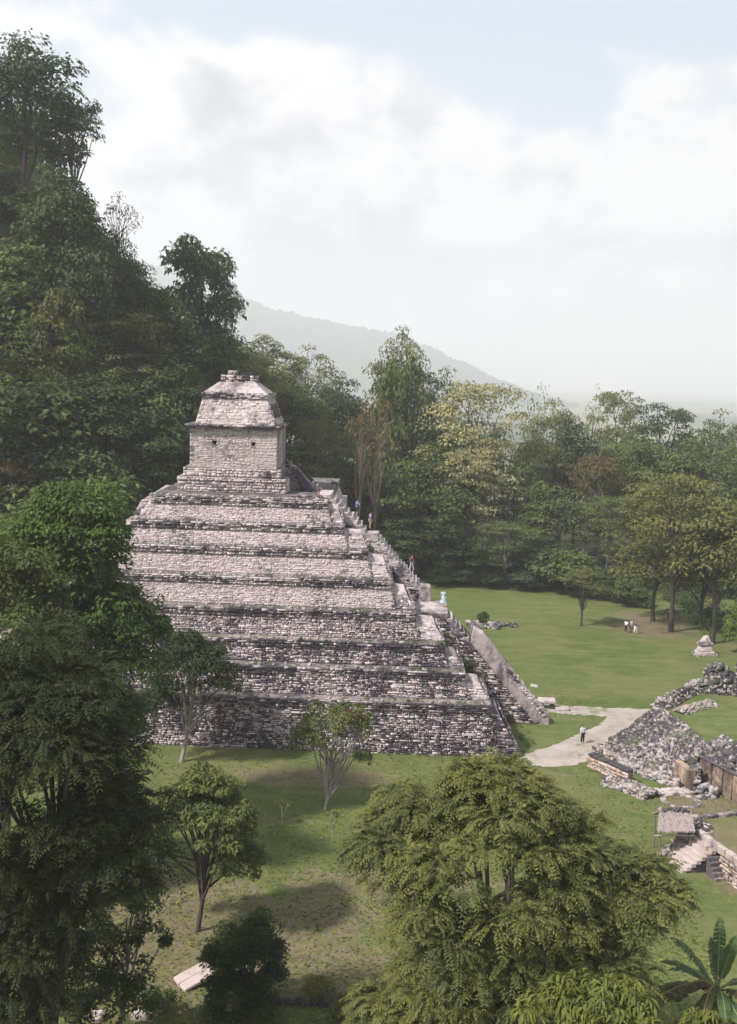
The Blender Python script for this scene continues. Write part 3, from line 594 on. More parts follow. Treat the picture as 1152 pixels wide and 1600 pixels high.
    for i in range(6):
        for j in range(2):
            x, y = -1.6+i*.58, -.5+j*.6
            MB().box((x, y, -.1), (x+.52, y+.54, .12+rs.rand()*.06)).build('slab', M['plaster'], sl, (.12+.25*rs.rand(), .2, 0), bevel=.04, jit=.06, seed=i*3+j)
    rg = empty('stone_ring', tuple(G(1064, 1252)), 0, 'flat oval ring of pale stones on the grass', 'stone ring')
    for i in range(18):
        t0, t1 = 2*math.pi*i/18+.02, 2*math.pi*(i+1)/18-.02; r0, r1 = 1.08+.08*rs.rand(), 1.45+.1*rs.rand(); sx, sy = 1.05, 1.0
        p = [(math.cos(t)*r*sx, math.sin(t)*r*sy) for r, t in ((r0, t0), (r1, t0), (r1, t1), (r0, t1))]
        MB().hexa([(x, y, -.05) for x, y in p]+[(x, y, .07) for x, y in p]).build('ring_stone', M['plaster'], rg, (.3+.35*rs.rand(), .25, 0), jit=.03, seed=i)
    pl = empty('rubble_pile', tuple(G(1105, 1243)), 0, 'small dark pile of stones on the grass beside the stone ring', 'rubble pile')
    heap(lambda r, n: np.stack([r.randn(n)*.42, r.randn(n)*.32, np.abs(r.randn(n))*.12+.75*np.exp(-(np.arange(n)/n)*2)*r.rand(n)], -1), 90, .42, 62, 'rubble', pl, (.62, 0, 0))
    # raised court with curb, stairs at its edge
    P1 = V3(23.05, 71.6, 0); dS = V3(.285, -.9585, 0); nS = V3(.9585, .285, 0)            # along the stair edge, and into the court
    ANG = math.atan2(dS[1], dS[0])
    ct = empty('walled_court', tuple(P1), ANG, 'raised dusty court with a pale curb above the stone stairs', 'court')
    # local x runs along the edge towards the camera, local y into the court
    MB().box((-2.4, .25, -.5), (12, 20, 1.5)).build('court_floor', M['lawn'], ct)
    for i in range(9):
        MB().box((.1+i*.86, -.02, 1.35), (.92+i*.86, .38, 1.9)).build('curb_stone', M['plaster'], ct, (.15+.25*rs.rand(), .35, 0), bevel=.04, jit=.035, seed=i)
    MB().box((3.1, .0, -.4), (12, .3, 1.36)).build('retaining_wall', M['core'], ct, (.4, .5, 0))
    masonry([stones((3.1, 0, -.1), (12, 0, -.1), (12, 0, 1.35), (3.1, 0, 1.35), .36, .22, .12, .05, 71, .04)], ct, (.35, .7, 0))
    for i in range(8):
        MB().box((-2.45, .5+i*.72, 1.4), (-2.05, 1.18+i*.72, 1.68+.1*rs.rand())).build('kerb_stone', M['plaster'], ct, (.45+.3*rs.rand(), .3, 0), bevel=.04, jit=.05, seed=20+i)
    st = empty('stone_staircase', tuple(P1), ANG, 'broad flight of pale worn stone steps below the court curb', 'stairs')
    for i in range(7):
        z = 1.52-i*.215; y1 = -.04-i*.335; l0, l1 = .25+.08*i, 2.75-.05*i; cut = rs.uniform(.35, .65)
        for xa, xb in ((l0, l0+(l1-l0)*cut), (l0+(l1-l0)*cut, l1)):
            MB().box((xa+.008, y1-.36, z-.3), (xb-.008, y1-.005, z+rs.uniform(-.012, .012))).build('step_stone', M['plaster'], st, (.15+.25*rs.rand(), .55, 0), bevel=.03, jit=.018, seed=i*3+int(xa*10))
    MB().hexa([(.3, -2.35, -.3), (2.4, -2.35, -.3), (2.7, 0, -.3), (.3, 0, -.3), (.4, -2.3, -.05), (2.35, -2.3, -.05), (2.65, -.1, 1.2), (.3, -.1, 1.2)]).build('stair_core', M['core'], st, (.7, .3, 0))
    heap(lambda r, n: bil_pts((-.5, -2.2, .0), (.5, -2.2, .0), (.4, -.2, 1.4), (-.7, -.2, 1.4), .2)(r, n), 150, .3, 74, 'loose_stones', st, (.4, .4, 0))
    s2 = empty('stone_staircase', tuple(P1+dS*3.0), ANG, 'narrow end steps of dark stone at the foot of the broad flight', 'stairs')
    for i in range(5):
        MB().box((-.2+i*.24, -.85, -.2), (.06+i*.24, -.06, 1.2-i*.25)).build('step', M['plaster'], s2, (.62, .6, 0), bevel=.03, jit=.03, seed=i)
    # small thatched shelter at the head of the stairs
    th = empty('thatched_shelter', (21.4, 70.9, 0), R_(4), 'small low shelter with a grey pinkish thatch roof above the stairs', 'shelter')
    MB().hexa([(-1.35, -.65, 2.2), (1.15, -.65, 2.2), (1.35, .75, 3.0), (-.8, .75, 3.0), (-1.35, -.65, 2.36), (1.15, -.65, 2.36), (1.35, .75, 3.14), (-.8, .75, 3.14)]).build('roof_slope', M['wood'], th, (.27, .215, .205), jit=.03)
    MB().hexa([(-.8, .76, 2.98), (1.35, .76, 2.98), (1.3, 1.9, 2.3), (-.9, 1.9, 2.3), (-.8, .76, 3.13), (1.35, .76, 3.13), (1.3, 1.9, 2.44), (-.9, 1.9, 2.44)]).build('back_slope', M['wood'], th, (.27, .215, .205), jit=.03)
    n = 1500; u = rs.rand(n); v = rs.rand(n)**1.4; px = (-1.38+.55*v)+(2.55-.33*v)*u; py = -.72+1.45*v; pz = 2.36+.78*v+.02; Lh = rs.uniform(.16, .34, n); wd = rs.uniform(.012, .03, n); dy = -Lh*.80; dz = -Lh*.52+.03
    Vt = np.stack([np.stack([px-wd, py, pz], -1), np.stack([px+wd, py, pz], -1), np.stack([px+wd*.4+rs.randn(n)*.02, py+dy, pz+dz], -1), np.stack([px-wd*.4+rs.randn(n)*.02, py+dy, pz+dz-.01], -1)], 1).reshape(-1, 3)
    o = link('thatch', qmesh('thatch', Vt, np.arange(4*n).reshape(n, 4)), M['wood'], th, (.33, .265, .25)); o['kind'] = 'stuff'
    heap(strip_pts([(-.8, .75, 3.08), (1.35, .75, 3.08)], .35, lambda q: .12+0*q), 26, .24, 77, 'ridge_stones', th, (.85, .1, 0))
    for x, y in ((-1.1, -.5), (1.0, -.5), (-.7, 1.7), (1.2, 1.7)):
        V, F = tube([(x, y, -.3), (x+.02, y, 1.2), (x, y, 2.3)], [.06, .055, .05]); link('post', qmesh('post', V, F), M['wood'], th, (.20, .16, .13))
    V, F = tube([(-1.5, -.56, 1.86), (0, -.57, 1.9), (1.3, -.56, 1.88)], [.05, .05, .045]); link('beam', qmesh('beam', V, F), M['wood'], th, (.42, .34, .28))
    pl = empty('rubble_pile', (23.3, 72.6, 0), 0, 'heap of dark stones between the thatched shelter and the court curb', 'rubble pile')
    heap(lambda r, n: np.stack([r.randn(n)*.5, r.randn(n)*.5, 1.3+np.abs(r.randn(n))*.3], -1), 130, .34, 78, 'rubble', pl, (.55, .3, 0)); MB().box((-.8, -.8, -.3), (.8, .8, 1.35)).build('pile_core', M['core'], pl, (.6, .3, 0), jit=.1)

def tube(P, Rr, sides=6):
    P = np.array(P, float); n = len(P); T = np.gradient(P, axis=0); T /= np.linalg.norm(T, axis=1, keepdims=True)+1e-9
    ref = np.where(np.abs(T[:, 2:3]) > .9, V3(1, 0, 0)[None], V3(0, 0, 1)[None]); a = np.cross(T, ref); a /= np.linalg.norm(a, axis=1, keepdims=True)+1e-9; b = np.cross(T, a)
    th = np.linspace(0, 2*math.pi, sides, endpoint=False); Rr = np.asarray(Rr, float)[:, None, None]
    V = P[:, None]+Rr*(np.cos(th)[None, :, None]*a[:, None]+np.sin(th)[None, :, None]*b[:, None]); V = V.reshape(-1, 3)
    F = []
    for i in range(n-1):
        for j in range(sides): F.append((i*sides+j, i*sides+(j+1) % sides, (i+1)*sides+(j+1) % sides, (i+1)*sides+j))
    return V, np.array(F)
def tubes(lst, sides=6):
    Vs, Fs, b = [], [], 0
    for P, r in lst:
        v, f = tube(P, r, sides); Vs.append(v); Fs.append(f+b); b += len(v)
    return np.concatenate(Vs), np.concatenate(Fs)
ruins()

def lawn_things():
    t = empty('stone_table', (18.2, 104.6, 0), R_(-4), 'flat stone altar on short supports at the start of the path', 'altar')
    MB().hexa([(-.95, -.6, .55), (.95, -.6, .55), (.95, .6, .55), (-.95, .6, .55), (-.9, -.55, .9), (.9, -.55, .9), (.85, .55, .92), (-.85, .55, .92)]).build('table_top', M['plaster'], t, (.3, .2, 0), bevel=.08, jit=.04)
    for x in (-.6, .55): MB().box((x-.2, -.4, -.1), (x+.2, .4, .57)).build('support', M['rubble'], t, (.6, .2, 0), bevel=.04, jit=.03)
    t = empty('flat_stone', (19.7, 104.0, 0), R_(8), 'low flat stone lying beside the altar', 'stone'); MB().box((-.7, -.4, -.1), (.7, .4, .28)).build('stone_slab', M['plaster'], t, (.3, .2, 0), bevel=.1, jit=.05)
    t = empty('white_stone', (18.1, 112.0, 0), R_(-25), 'small white block lying alone on the lawn', 'stone'); MB().hexa([(-.42, -.15, -.05), (.42, -.15, -.05), (.42, .15, -.05), (-.42, .15, -.05), (-.4, -.13, .24), (.38, -.12, .2), (.38, .13, .2), (-.4, .13, .26)]).build('block', M['plaster'], t, (0, 0, 0), bevel=.04)
    t = empty('stone_monument', (41.0, 128.2, 0), R_(10), 'stacked pale stone shrine at the far edge of the lawn', 'monument')
    MB().box((-1.0, -.8, -.1), (1.0, .8, .45)).build('base', M['plaster'], t, (.2, .1, 0), bevel=.06, jit=.06)
    MB().hexa([(-.8, -.65, .45), (.8, -.65, .45), (.8, .65, .45), (-.8, .65, .45), (-.65, -.5, 1.15), (.65, -.5, 1.15), (.65, .5, 1.15), (-.65, .5, 1.15)]).build('body', M['plaster'], t, (.15, .1, 0), bevel=.06, jit=.07)
    MB().box((-.8, -.6, 1.15), (.85, .6, 1.5)).build('cornice', M['plaster'], t, (.5, .1, 0), bevel=.06, jit=.08)
    MB().hexa([(-.6, -.45, 1.5), (.6, -.45, 1.5), (.6, .45, 1.5), (-.6, .45, 1.5), (-.22, -.25, 2.25), (.3, -.25, 2.3), (.3, .25, 2.3), (-.2, .25, 2.25)]).build('cap', M['plaster'], t, (.25, .1, 0), bevel=.08, jit=.1)
    heap(lambda r, n: np.stack([r.uniform(-1.5, 1.3, n), r.uniform(-1.0, 1.0, n), r.uniform(0, .1, n)], -1), 40, .3, 81, 'footing_stones', t, (.3, .1, 0))
    t = empty('rubble_pile', (15.6, 139.4, 0), 0, 'low ring of stones around a small shrub far out on the lawn', 'rubble pile')
    heap(strip_pts([(-1.9, 0, 0), (0, .4, 0), (1.9, 0, 0)], 2.2, lambda q: .45+0*q), 120, .45, 82, 'rubble', t, (.6, .2, 0))
    t = empty('rubble_pile', (18.6, 140.3, 0), 0, 'thin scatter of brown stones on the lawn beyond the small shrub', 'rubble pile')
    heap(strip_pts([(-1.3, 0, 0), (1.3, 0, 0)], 1.2, lambda q: .3+0*q), 50, .35, 83, 'rubble', t, (.75, .4, 0))
    t = empty('stone_slab', (-8.45, 54.0, 0), R_(35), 'pale cracked slab leaning beside the dark round bush', 'slab')
    for i, (a, b) in enumerate(((-.75, -.08), (-.04, .7))):
        MB().hexa([(-.9, a, .0), (.9, a, .35), (.9, b, .35), (-.9, b, 0), (-.9, a, .22), (.9, a, .60), (.9, b, .58), (-.9, b, .2)]).build('slab_half', M['plaster'], t, (.15, .35, 0), bevel=.04, jit=.04, seed=i)
    t = empty('stone_edging', (-3.2, 52.1, 0), R_(-3), 'broken row of dark edging stones across the near lawn', 'edging'); rs = np.random.RandomState(6)
    for i in range(15):
        x = -2.1+i*.29; MB().box((x, rs.uniform(-.2, 0), -.1), (x+rs.uniform(.2, .3), rs.uniform(.15, .35), rs.uniform(.15, .42))).build('edging_stone', M['rubble'], t, (.55+.3*rs.rand(), .1, 0), bevel=.05, jit=.05, seed=i)
    for i, (px, py, lb) in enumerate(((148, 1594, 'pinkish rock among the shrubs at the bottom edge'), (220, 1590, 'pale rock beside the bare shrub stems'), (348, 1580, 'small pale rock in front of the dark round bush'))):
        p = G(px, py); r = MB().box((-.45, -.3, -.1), (.45, .3, .35)).build('rock', M['plaster'], None, (.2, .6, 0), bevel=.13, jit=.1, seed=i)
        r.location = p; tag(r, lb, 'rock')
    t = empty('bare_stick', tuple(G(414, 1320)), 0, 'thin bare stake with a side twig standing on the lawn', 'stick')
    V, F = tubes([([(0, 0, 0), (.02, 0, 1.2), (-.05, 0, 2.5)], [.035, .03, .015]), ([(0, 0, 1.6), (.5, 0, 2.0), (1.3, .1, 2.1)], [.02, .018, .01])], 5); link('stake', qmesh('stake', V, F), M['bark'], t, (.30, .25, .20))
lawn_things()

# ------------------------------------------------------------------ trees
def leaves(C, RR, counts, ln, wd, rs, droop=.35, up=.75, shell=.72):
    """leaf quads round clumps: C centres (n,3), RR radii (n,3); the leaves turn up and outwards and hang a little"""
    idx = np.repeat(np.arange(len(C)), counts); n = len(idx)
    d = unit(rs.randn(n, 3)); flip = (d[:, 2] < 0) & (rs.rand(n) < .62); d[flip, 2] *= -1
    r = rs.uniform(shell, 1.05, n)**1.0; r = np.where(rs.rand(n) < .25, rs.rand(n), r)
    p = C[idx]+d*RR[idx]*r[:, None]
    nr = unit(d*.55+V3(0, 0, up)+rs.randn(n, 3)*.42)
    ax = d*V3(1, 1, .3)+rs.randn(n, 3)*.55-V3(0, 0, droop); ax = unit(ax-nr*(ax*nr).sum(1, keepdims=True)); sd = np.cross(nr, ax)
    L = (ln*rs.uniform(.6, 1.3, n))[:, None]; W = (wd*rs.uniform(.7, 1.3, n))[:, None]
    V = np.stack([p-ax*L*.5, p+sd*W*.5-ax*L*.05, p+ax*L*.5-V3(0, 0, 1)*L*droop*.35, p-sd*W*.5-ax*L*.05], 1).reshape(-1, 3)
    F = np.arange(4*n).reshape(n, 4); ct = rs.rand(len(C))
    return V, F, np.repeat(np.clip(.55*ct[idx]+.45*rs.rand(n), 0, 1), 4)
def sprays(C, RR, counts, sl, npair, ll, lw, rs, droop=.8):
    """pinnate sprays: each a hanging stalk with paired leaflets"""
    idx = np.repeat(np.arange(len(C)), counts); n = len(idx)
    d = unit(rs.randn(n, 3)); flip = (d[:, 2] < 0) & (rs.rand(n) < .7); d[flip, 2] *= -1
    r = rs.uniform(.55, 1.0, n); p = C[idx]+d*RR[idx]*r[:, None]
    out = unit(d*V3(1, 1, .25)+rs.randn(n, 3)*.35+V3(0, 0, .15)); side = unit(np.cross(out, np.repeat(V3(0, 0, 1)[None], n, 0))+rs.randn(n, 3)*.12)
    L = (sl*rs.uniform(.65, 1.3, n))
    Vs, Ts = [], []; ct = rs.rand(len(C)); tone = np.clip(.6*ct[idx]+.4*rs.rand(n), 0, 1)
    for k in range(npair):
        t = (k+1)/npair
        q = p+out*(L*t)[:, None]-V3(0, 0, 1)*(L*droop*t*t*.6)[:, None]
        tan = unit(out-V3(0, 0, 1)*droop*t*1.2)
        size = (1.0-.55*abs(t-.45))*rs.uniform(.8, 1.2, n)
        for s in (1, -1):
            a = unit(side*s*.85+tan*.55-V3(0, 0, .28)+rs.randn(n, 3)*.14); nr = unit(np.cross(a, tan)); b = unit(np.cross(nr, a))
            l = (ll*size)[:, None]; w_ = (lw*size)[:, None]
            Vs.append(np.stack([q, q+a*l*.5+b*w_*.5, q+a*l, q+a*l*.5-b*w_*.5], 1)); Ts.append(tone)
    V = np.concatenate(Vs).reshape(-1, 3); n4 = len(V)//4
    return V, np.arange(n4*4).reshape(n4, 4), np.repeat(np.concatenate(Ts), 4)
def limbs(base, top, C, k, r0, rs, bare=.0):
    """a wavy tapering trunk and k limbs that run out to clumps"""
    base = np.array(base, float); top = np.array(top, float); t = np.linspace(0, 1, 9)[:, None]; hgt = np.linalg.norm(top-base)
    P = base+(top-base)*t+np.stack([np.sin(t[:, 0]*5+rs.rand()*6), np.cos(t[:, 0]*4+rs.rand()*6), 0*t[:, 0]], -1)*hgt*.018*np.sin(t*math.pi)
    lst = [(P, r0*(1-.6*t[:, 0]))]; lst[0][1][0] *= 1.35
    for j in rs.permutation(len(C))[:k]:
        s = rs.uniform(.30, .98); i = s*8; a = P[int(i)]+(P[min(8, int(i)+1)]-P[int(i)])*(i-int(i)); c = C[j]
        mid = a*.55+c*.45+V3(0, 0, 1)*.12*np.linalg.norm(c-a)+rs.randn(3)*.13*np.linalg.norm(c-a)
        u = np.linspace(0, 1, 6)[:, None]; Q = a*(1-u)**2+2*mid*u*(1-u)+c*u*u; rr = r0*(1-.6*s)*.6
        lst.append((Q, rr*(1-.85*u[:, 0])+.015))
    return tubes(lst, 6)
def clumps_in(kind, n, Rr, z0, z1, rs):
    if kind == 'layered':
        a = rs.rand(n)*6.283; h = rs.rand(n)**.8; rad = Rr*np.sqrt(rs.uniform(.05, 1, n))*(1-.55*np.abs(h-.35)**1.3*1.4)
        C = np.stack([np.cos(a)*rad, np.sin(a)*rad, z0+(z1-z0)*h], -1); s = rs.uniform(.2, .34, n)*Rr; RR = np.stack([s, s, s*.30], -1)
    elif kind == 'column':
        h = rs.rand(n); a = rs.rand(n)*6.283; prof = np.interp(h, [0, .3, .75, .93, 1], [.95, .8, 1.0, .8, .35]); rad = Rr*prof*rs.uniform(.35, 1, n)*.8
        C = np.stack([np.cos(a)*rad, np.sin(a)*rad, z0+(z1-z0)*h], -1); s = rs.uniform(.22, .38, n)*Rr; RR = np.stack([s, s, s*1.5], -1)
    else:
        d = unit(rs.randn(n, 3)); d[:, 2] = np.where((d[:, 2] < -.25), -d[:, 2], d[:, 2]); r = rs.uniform(.5, 1.0, n)**.6*(1+.16*np.sin(3*np.arctan2(d[:, 1], d[:, 0])+rs.rand()*6))
        hz = (z1-z0); C = d*np.array([Rr, Rr, hz*.62])*r[:, None]*.82+V3(0, 0, z0+hz*.36)
        s = rs.uniform(.20, .36, n)*Rr*(.8 if kind == 'airy' else 1.0); RR = np.stack([s, s, s*(.55 if kind == 'airy' else .72)], -1)
    return C, RR
PROTO = {}
def proto(kind, seed):
    key = (kind, seed)
    if key in PROTO: return PROTO[key]
    rs = np.random.RandomState(1000+seed*17+len(kind)*131)
    H, Rr, z0, nc, lv, ll, lw, dr, nl, r0 = dict(
        broad=(18, 6, 5, 72, 95, .50, .27, .35, 12, .32), layered=(20, 8, 6.5, 70, 95, .50, .26, .25, 20, .34), airy=(20, 7, 9, 40, 85, .48, .22, .4, 26, .27),
        column=(18, 3.8, 1.5, 66, 100, .52, .24, 1.2, 4, .35), bush=(4, 3, .2, 44, 100, .36, .2, .35, 5, .09), sparse=(16, 4, 8, 20, 24, .42, .2, .4, 20, .16))[kind]
    C, RR = clumps_in(kind, nc, Rr, z0, H, rs)
    # fill the top so the height is right
    C[0] = (rs.uniform(-.15, .15)*Rr, rs.uniform(-.15, .15)*Rr, H-RR[0, 2])
    V, F, T = leaves(C, RR, lv, ll, lw, rs, dr, up=.2 if kind == 'column' else .8)
    rad = np.hypot(V[:, 0], V[:, 1]); Rr = float(np.percentile(rad, 96)); H = float(np.percentile(V[:, 2], 99.7))
    me = qmesh(kind+'_crown', V, F, T); me.materials.append(M['leaf'])
    tv, tf = limbs((0, 0, -.6), (rs.uniform(-.5, .5), rs.uniform(-.5, .5), H*.72), C, nl, r0, rs); tm = qmesh(kind+'_trunk', tv, tf, smooth=True); tm.materials.append(M['bark'])
    PROTO[key] = (me, tm, H, Rr, (V, F, T)); return PROTO[key]
GREEN = dict(dark=(.058, .082, .038), mid=(.092, .120, .050), olive=(.120, .126, .054), bright=(.112, .152, .042), tan=(.29, .275, .19), pale=(.150, .165, .088), blue=(.066, .090, .058), brown=(.120, .092, .052), gold=(.15, .155, .045))
BARK = dict(grey=(.20, .175, .16), dark=(.085, .07, .06), pale=(.36, .32, .29), red=(.26, .18, .145))
_tn = [0]; SHADOWS = []
def plant(name, kind, seed, loc, R_want, H_want, color, bark, rz, label, cat, group=None):
    cm, tm, H, Rr, _ = proto(kind, seed)
    t = empty(name, loc, rz, label, cat, group)
    for nm, me, col in (('crown', cm, GREEN[color] if isinstance(color, str) else color), ('trunk', tm, BARK[bark])):
        o = link(nm, me, None, t, col); o.scale = (R_want/Rr, R_want/Rr, H_want/H)
    return t
def tree(px, ytop, Y, wpx, kind, color, label, seed=None, bark='grey', group=None, H=None, name=None, cat='tree'):
    """crown centred on photo column px with its top at ytop and width wpx, at depth Y (or where a tree of height H would stand on the land)"""
    if H:
        best = None
        for y in np.arange(Y, 260, 1.0):
            p = D(px, ytop, y); e = abs(p.z-tz(p.x, p.y)-H)
            if best is None or e < best[0]: best = (e, y)
            if e < .6: break
        Y = best[1]
    p = D(px, ytop, Y); g = tz(p.x, p.y); h = max(2.0, p.z-g); _tn[0] += 1
    Rw = wpx/FPX*Y/2*.98
    return plant(name or {'bush': 'shrub', 'column': 'vine_covered_tree'}.get(kind, 'broadleaf_tree' if kind == 'broad' else 'spreading_tree' if kind == 'layered' else 'slender_tree'), kind, seed if seed is not None else _tn[0] % 3, (p.x, p.y, g), Rw, h, color, bark, _tn[0]*2.4, label, cat, group)
HG = 'trees on the steep hillside'; FG = 'trees of the forest edge'; CG = 'canopy trees behind the forest edge'
for a in [  # px, ytop, first depth, width, kind, colour, label, H
    (42, 55, 120, 190, 'broad', 'blue', 'tallest hillside tree with sky showing between its dark limbs', 27),
    (112, 135, 120, 120, 'airy', 'blue', 'ragged dark tree stepping down beside the tallest hillside tree', 22),
    (20, 172, 115, 200, 'column', 'dark', 'vine smothered hill tree directly under the tallest hillside tree', 24),
    (98, 265, 115, 150, 'broad', 'dark', 'broad dark hill tree below the ragged stepped tree', 22),
    (188, 300, 118, 70, 'sparse', 'brown', 'thin brownish twiggy tree poking into the sky from the hill', 16),
    (32, 376, 108, 165, 'column', 'brown', 'olive brown tree hung with curtains of dry vines', 20),
    (92, 455, 108, 90, 'column', 'olive', 'shorter vine hung tree beside the olive brown curtain tree', 17),
    (120, 372, 112, 140, 'broad', 'blue', 'dark rounded tree on the hill slope right of the vine curtains', 20),
    (182, 366, 118, 85, 'airy', 'dark', 'small tufted tree on the hill skyline below the twiggy tree', 18),
    (218, 412, 118, 110, 'broad', 'dark', 'dark tree in the dip of the hill skyline', 18),
    (306, 372, 130, 130, 'column', 'blue', 'tall ragged tree alone against the sky above the temple', 25),
    (352, 430, 130, 70, 'airy', 'blue', 'thin leaning tree at the side of the ragged skyline tree', 18),
    (262, 468, 118, 140, 'broad', 'dark', 'dark tree in front of the ragged skyline tree', 18),
    (200, 488, 112, 165, 'layered', 'olive', 'flat topped olive tree with pale fronds halfway up the hill', 15),
    (122, 496, 110, 95, 'broad', 'bright', 'brighter green tree beside the flat topped olive tree', 14),
    (340, 510, 124, 120, 'broad', 'mid', 'rounded mid green tree just above the temple roof', 17),
    (250, 555, 112, 150, 'broad', 'dark', 'dark tree left of the temple roof comb', 16),
    (285, 575, 112, 80, 'layered', 'bright', 'low bright green branch spreading behind the temple roof', 12),
    (140, 585, 106, 190, 'broad', 'dark', 'very dark tree filling the lower hillside', 15),
    (40, 600, 104, 190, 'column', 'dark', 'dark creeper covered tree at the lower edge of the hill', 15),
    (215, 640, 108, 160, 'column', 'dark', 'shaded tree close beside the temple wall', 14),
    (110, 690, 102, 150, 'column', 'dark', 'shaded tree low on the hill beside the upper terraces', 12),
    (20, 705, 96, 110, 'airy', 'brown', 'thin brownish tree with bare twigs at the hill foot', 11)]:
    tree(*a[:7], H=a[7], group=HG, bark='dark')
for a in [  # px, ytop, depth, width, kind, colour, label, bark
    (412, 522, 200, 120, 'airy', 'pale', 'pale airy tree nearest the temple on the skyline', 'grey'),
    (482, 540, 205, 115, 'airy', 'pale', 'pale airy flat crowned tree in front of the distant hills', 'grey'),
    (398, 556, 175, 140, 'layered', 'gold', 'yellow green spreading tree right behind the temple roof comb', 'grey'),
    (450, 590, 180, 130, 'broad', 'mid', 'rounded green tree to the side of the temple roof', 'dark'),
    (498, 655, 168, 100, 'layered', 'olive', 'tree with light green fans beside the temple wall', 'grey'),
    (470, 690, 172, 120, 'broad', 'dark', 'dark tree behind the people on the temple platform', 'dark'),
    (535, 585, 195, 100, 'broad', 'blue', 'dark rounded crown below the distant hill ridge', 'dark'),
    (592, 590, 166, 95, 'sparse', 'brown', 'nearly bare brownish tree with a long pale crooked trunk', 'red'),
    (565, 610, 165, 55, 'sparse', 'brown', 'thin bare tree beside the crooked pale trunk', 'red'),
    (630, 512, 200, 115, 'airy', 'pale', 'tall emergent tree whose feathery top overlaps the hills', 'grey'),
    (632, 560, 188, 95, 'column', 'mid', 'vine wrapped column of foliage under the feathery emergent top', 'dark'),
    (555, 690, 176, 110, 'broad', 'mid', 'leafy tree behind the climbers on the upper stairs', 'dark'),
    (690, 575, 205, 125, 'airy', 'blue', 'airy dark crown between the emergent tree and the tan flowering tree', 'grey'),
    (752, 598, 184, 190, 'layered', 'tan', 'great spreading tree covered in tan yellow blossom', 'grey'),
    (735, 700, 176, 115, 'layered', 'tan', 'lower bough tree with pale tan blossom under the great flowering tree', 'grey'),
    (612, 738, 170, 105, 'column', 'mid', 'dome of vines like a green beehive near the stairs', 'dark'),
    (690, 690, 180, 130, 'broad', 'mid', 'green tree between the beehive of vines and the tan blossom', 'dark'),
    (700, 765, 172, 120, 'column', 'mid', 'vine draped mound of leaves beside the green beehive dome', 'dark'),
    (650, 805, 168, 180, 'layered', 'dark', 'dark tree with drooping layered boughs at the lawn edge', 'dark'),
    (725, 840, 168, 110, 'layered', 'dark', 'low dark layered tree in deep shade at the lawn edge', 'dark'),
    (792, 815, 169, 130, 'layered', 'mid', 'layered tree with a single white trunk at the lawn edge', 'pale'),
    (810, 720, 182, 120, 'broad', 'mid', 'green crown right below the great flowering tree', 'grey'),
    (846, 598, 215, 70, 'sparse', 'pale', 'wispy tree top rising above the forest behind the blossom', 'grey'),
    (868, 625, 200, 115, 'airy', 'pale', 'pale crown next to the great flowering tree', 'grey'),
    (932, 600, 225, 40, 'sparse', 'pale', 'tiny wispy tree top alone against the far plain', 'grey'),
    (968, 612, 208, 115, 'layered', 'pale', 'pale domed crown against the far plain', 'grey'),
    (905, 660, 194, 130, 'broad', 'blue', 'dark round crown in front of the pale domed crown', 'dark'),
    (1048, 632, 206, 140, 'layered', 'blue', 'dark flat topped crown on the forest skyline', 'dark'),
    (1125, 640, 200, 100, 'airy', 'mid', 'skyline tree where the forest meets the photo edge', 'grey'),
    (1000, 680, 190, 140, 'broad', 'mid', 'green crown below the dark flat topped skyline crown', 'grey'),
    (1090, 690, 184, 150, 'broad', 'mid', 'large green crown behind the big tree by the shrine', 'grey'),
    (845, 690, 188, 110, 'layered', 'olive', 'olive crown between the blossom and the dark round crown', 'grey'),
    (940, 710, 182, 110, 'layered', 'brown', 'crown with a reddish brown patch in the middle of the forest', 'grey'),
    (870, 762, 176, 125, 'broad', 'mid', 'crown in the middle of the forest above the shady bushes', 'grey'),
    (955, 775, 172, 125, 'layered', 'mid', 'layered crown above the small lawn tree', 'grey'),
    (1030, 745, 172, 120, 'broad', 'olive', 'olive crown just behind the big tree by the shrine', 'grey'),
    (850, 838, 170, 110, 'broad', 'dark', 'dark tree at the lawn edge next to the white trunk', 'dark')]:
    tree(*a[:7], bark=a[7], group=FG if a[2] < 176 else CG)
for a in [(888, 858, 165, 125, 'bush', 'mid', 'big leaved bush spilling over the lawn edge behind the small lawn tree'), (960, 885, 160, 80, 'bush', 'dark', 'dark bush between the small lawn tree and the big shady tree'),
          (828, 890, 166, 70, 'bush', 'blue', 'low bluish bush right of the white trunk'), (985, 905, 156, 60, 'bush', 'mid', 'small bush at the start of the bare earth patch'),
          (700, 885, 167, 80, 'bush', 'dark', 'shaded bush at the lawn edge nearest the stairs'), (765, 893, 167, 60, 'bush', 'dark', 'shaded bush between the layered trees')]:
    tree(*a[:7], group='bushes along the lawn edge')
for a in [(1065, 738, 140, 215, 'layered', 'olive', 'biggest spreading tree over the dark shade by the shrine', 'dark', 0), (1128, 785, 134, 165, 'broad', 'olive', 'leafy tree at the photo edge behind the shrine', 'dark', 1), (1030, 830, 146, 130, 'broad', 'olive', 'low crowned tree over the bare earth patch', 'dark', 2), (1100, 850, 142, 120, 'broad', 'mid', 'shaded tree among the trunks behind the shrine', 'dark', 1)]:
    tree(*a[:7], bark=a[7], seed=a[8], group='trees around the shrine')
p = G(908, 978); plant('lawn_tree', 'airy', 2, tuple(p), 3.4, 8.0, 'olive', 'dark', .4, 'small lone tree standing out on the far lawn', 'tree')
p = G(1150, 1030); plant('shrub', 'bush', 1, tuple(p+Vector((1.2, 3, 0))), 2.0, 6.0, 'bright', 'grey', .4, 'bright green shrub at the photo edge near the shrine', 'shrub')
plant('shrub', 'bush', 0, (15.4, 139.7, 0), .8, 2.0, 'dark', 'dark', .4, 'small dark shrub growing in the ring of stones', 'shrub')

